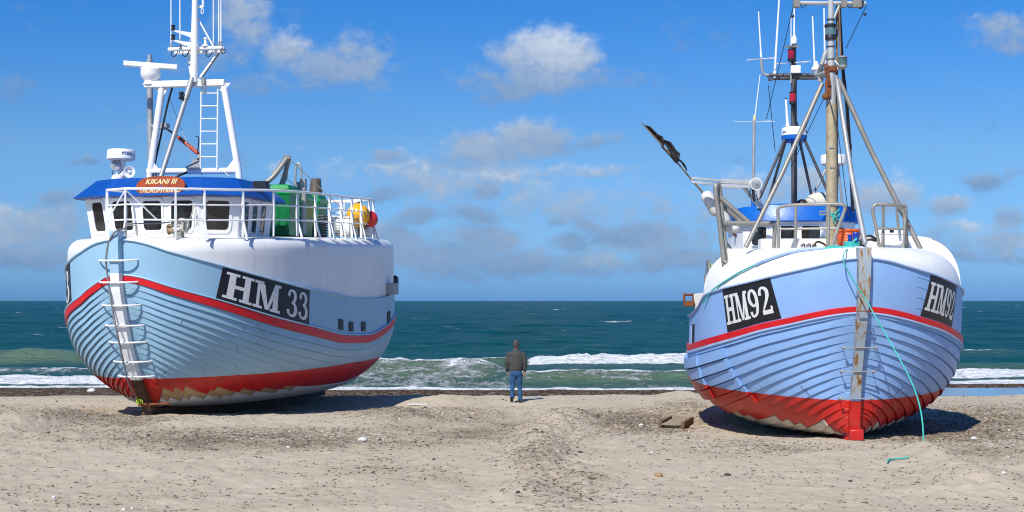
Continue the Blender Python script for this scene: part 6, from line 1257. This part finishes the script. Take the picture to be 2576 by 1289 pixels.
# ================================================================== SKY
SUN_EL, SUN_AZ = math.radians(46), math.radians(25)
w = bpy.data.worlds.new('World'); SC.world = w; w.use_nodes = True; nt = w.node_tree; bg = nt.nodes['Background']; bg.inputs['Strength'].default_value = .084
sky = nd(nt, 'ShaderNodeTexSky', sky_type='NISHITA', sun_disc=False); sky.sun_elevation = SUN_EL; sky.sun_rotation = PI + SUN_AZ; sky.altitude = 0; sky.air_density = 1.0; sky.dust_density = .4; sky.ozone_density = 2.5
g = nd(nt, 'ShaderNodeTexCoord').outputs['Generated']; sx = nd(nt, 'ShaderNodeSeparateXYZ'); lk(nt, g, sx.inputs[0])
ya = mth(nt, 'MAXIMUM', mth(nt, 'ABSOLUTE', sx.outputs[1]), .08); cu = mth(nt, 'DIVIDE', sx.outputs[0], ya); cv = mth(nt, 'DIVIDE', sx.outputs[2], ya)
cmb = nd(nt, 'ShaderNodeCombineXYZ'); lk(nt, cu, cmb.inputs[0]); lk(nt, cv, cmb.inputs[1]); uv = cmb.outputs[0]
wn = nd(nt, 'ShaderNodeTexNoise'); wn.inputs['Scale'].default_value = 14; wn.inputs['Detail'].default_value = 5; lk(nt, uv, wn.inputs['Vector'])
vm = nd(nt, 'ShaderNodeVectorMath', operation='MULTIPLY_ADD'); lk(nt, wn.outputs['Color'], vm.inputs[0]); vm.inputs[1].default_value = (.05, .03, 0); 
vs_ = nd(nt, 'ShaderNodeVectorMath', operation='ADD'); lk(nt, uv, vs_.inputs[0]); vs_.inputs[1].default_value = (-.025, -.015, 0); lk(nt, vs_.outputs[0], vm.inputs[2]); wuv = vm.outputs[0]
CL = [ # u, v, ru, rv, weight, shade (0 grey .. 1 white)
 (1400, 125, 120, 75, .95, .86), (1300, 165, 95, 62, .8, .66), (1370, 205, 185, 52, .8, .45), (1260, 220, 140, 52, .72, .34), (1540, 190, 140, 40, .55, .30), (1250, 255, 110, 30, .5, .25),
 (720, 135, 72, 66, .78, .62), (800, 165, 130, 66, .70, .46), (915, 145, 105, 76, .74, .50), (600, 40, 80, 80, .8, .60), (540, 130, 120, 66, .62, .42), (670, 200, 180, 46, .5, .28), (470, 150, 90, 40, .4, .3),
 (1230, 372, 140, 44, .78, .32), (1350, 350, 120, 46, .78, .40), (1470, 352, 75, 22, .5, .25), (1130, 395, 90, 26, .45, .2),
 (955, 405, 48, 17, .6, .05), (1215, 492, 52, 28, .62, .02), (1195, 545, 85, 26, .62, .02), (1060, 552, 62, 28, .55, .02), (960, 490, 70, 26, .6, .0), (1300, 475, 40, 18, .25, .1),
 (1220, 600, 120, 38, .72, .16), (1000, 590, 90, 40, .6, .1), (1130, 640, 260, 40, .62, .2), (1640, 600, 200, 46, .6, .08), (1480, 570, 60, 22, .5, .0), (1400, 560, 40, 14, .4, 0), (1850, 480, 90, 40, .45, .4), (1560, 590, 170, 26, .6, .02), (1440, 605, 80, 28, .5, .05), (1515, 640, 65, 28, .62, .85), (1700, 615, 110, 30, .5, .5), (1080, 610, 120, 34, .42, .05), (1330, 660, 420, 44, .62, .18), (1760, 660, 320, 34, .6, .2),
 (25, 200, 62, 48, .6, .12), (140, 492, 70, 22, .55, .02), (205, 407, 34, 13, .5, .05), (60, 590, 120, 42, .62, .62), (150, 570, 90, 40, .5, .2), (20, 540, 60, 40, .5, .7), (60, 640, 240, 34, .7, .12), (100, 560, 160, 60, .55, .25),
 (2560, 95, 85, 62, .68, .45), (2440, 190, 120, 30, .22, .2), (2470, 458, 85, 28, .52, .12), (2540, 440, 60, 26, .35, .15), (2385, 528, 48, 30, .62, .42), (2550, 560, 70, 45, .5, .2), (2530, 610, 110, 36, .6, .55), (2440, 580, 50, 20, .5, .75), (2400, 610, 120, 40, .35, .2), (2480, 650, 200, 22, .35, .12),
 (2230, 500, 95, 50, .62, .55), (1930, 500, 120, 45, .45, .45), (2030, 460, 60, 50, .4, .5), (1800, 545, 160, 40, .32, .3),
 (1100, 450, 340, 70, .52, .62), (1450, 430, 200, 22, .4, .62), (1500, 520, 420, 60, .36, .5), (180, 330, 300, 50, .22, .4), (300, 620, 200, 60, .35, .3)]
den = None; num = None; dmax = None
for ic, (u, v, ru, rv, wt, shd) in enumerate(CL):
    if v > 340: wt, rv, shd = min(1, wt + .22), rv * 1.15, min(1, shd + .10)
    if ic and ic % 5 == 0:            # keep the node chain sequential so the shader needs little stack
        q = nd(nt, 'ShaderNodeVectorMath', operation='MULTIPLY_ADD'); lk(nt, den, q.inputs[0]); q.inputs[1].default_value = (1e-7, 1e-7, 0); lk(nt, vm.outputs[0], q.inputs[2]); wuv = q.outputs[0]
    a = nd(nt, 'ShaderNodeVectorMath', operation='MULTIPLY_ADD'); lk(nt, wuv, a.inputs[0]); ku, kv = FOC / ru, FOC / rv
    a.inputs[1].default_value = (ku, kv, 0); a.inputs[2].default_value = (-(u - U0) / FOC * ku, -(V0 - v) / FOC * kv, 0)
    L = nd(nt, 'ShaderNodeVectorMath', operation='LENGTH'); lk(nt, a.outputs[0], L.inputs[0])
    d = mth(nt, 'MULTIPLY', mth(nt, 'SUBTRACT', 1.35, L.outputs['Value'], clamp=True), wt)
    ay = nd(nt, 'ShaderNodeSeparateXYZ'); lk(nt, a.outputs[0], ay.inputs[0]); s = mth(nt, 'MULTIPLY_ADD', ay.outputs[1], .34 if v > 340 else .22, shd)
    ws = mth(nt, 'MULTIPLY', d, s)
    den = d if den is None else mth(nt, 'ADD', den, d); num = ws if num is None else mth(nt, 'ADD', num, ws); dmax = d if dmax is None else mth(nt, 'SMOOTH_MAX', dmax, d, .15)
shade = mth(nt, 'DIVIDE', num, mth(nt, 'MAXIMUM', den, .001))
def cn(scale, det=7, r=.6, st=(1, 1.5, 1)): return ntex(nt, uv, scale, det, r, .2, stretch=st)
nA, nB_ = cn(11), cn(34, 6, .62)
dens = mth(nt, 'ADD', dmax, mth(nt, 'MULTIPLY_ADD', nA, 1.25, -.72)); dens = mth(nt, 'ADD', dens, mth(nt, 'MULTIPLY_ADD', nB_, .95, -.47)); nC = cn(85, 5, .6, (1, 1.25, 1)); dens = mth(nt, 'ADD', dens, mth(nt, 'MULTIPLY_ADD', nC, .8, -.41))
mr = nd(nt, 'ShaderNodeMapRange', interpolation_type='SMOOTHSTEP'); mr.inputs[1].default_value = .06; mr.inputs[2].default_value = .80; lk(nt, dens, mr.inputs[0]); alpha = mth(nt, 'MULTIPLY', mr.outputs[0], .88)
up_ = mth(nt, 'GREATER_THAN', sx.outputs[2], 0.0); alpha = mth(nt, 'MULTIPLY', alpha, up_)
shade = mth(nt, 'ADD', mth(nt, 'ADD', shade, mth(nt, 'MULTIPLY_ADD', nA, .5, -.25)), mth(nt, 'MULTIPLY_ADD', nC, .5, -.25), clamp=True)
ccol = ramp(nt, shade, [(0, (1.65, 2.9, 5.1)), (.35, (2.5, 3.75, 5.8)), (.7, (3.9, 4.9, 6.4)), (1, (6.3, 7.1, 8.2))])
# grade the clear sky: deeper and more saturated overhead, hazy blue low down
tint = ramp(nt, mth(nt, 'MULTIPLY', cv, 4.0, clamp=True), [(0, (.215, .525, 1.36)), (.18, (.35, .66, 1.24)), (.434, (.41, .71, 1.11)), (.84, (.20, .65, 1.22)), (1, (.17, .63, 1.25))])
clear = mixc(nt, 1.0, sky.outputs[0], tint, 'MULTIPLY')
lk(nt, mixc(nt, alpha, clear, ccol), bg.inputs['Color'])
# ---- sun
sd = bpy.data.lights.new('sun', 'SUN'); sd.energy = 4.3; sd.angle = math.radians(.53); sd.color = (1, .955, .88); so = bpy.data.objects.new('sun', sd); COL.objects.link(so)
dirv = Vector((math.sin(SUN_AZ) * math.cos(SUN_EL), math.cos(SUN_AZ) * math.cos(SUN_EL), -math.sin(SUN_EL))); so.rotation_euler = dirv.to_track_quat('-Z', 'Y').to_euler()
# ---- camera
cd = bpy.data.cameras.new('camera'); cam = bpy.data.objects.new('camera', cd); COL.objects.link(cam); cam.location = (0, 0, HC); cam.rotation_euler = (PI / 2, 0, 0)
cd.sensor_width = 36; cd.lens = FOC / 2576 * 36; cd.shift_y = (V0 - 644.5) / 2576; cd.clip_start = .1; cd.clip_end = 60000; SC.camera = cam
SC.view_settings.view_transform = 'Standard'; SC.view_settings.look = 'None'; SC.view_settings.exposure = 0.25; SC.view_settings.gamma = 1
SC.cycles.max_bounces = 6; SC.cycles.diffuse_bounces = 3; SC.cycles.glossy_bounces = 3; SC.cycles.use_denoising = True; SC.cycles.denoising_prefilter = 'ACCURATE'; SC.cycles.adaptive_threshold = .004; SC.cycles.filter_width = 1.15; SC.cycles.sample_clamp_indirect = 4
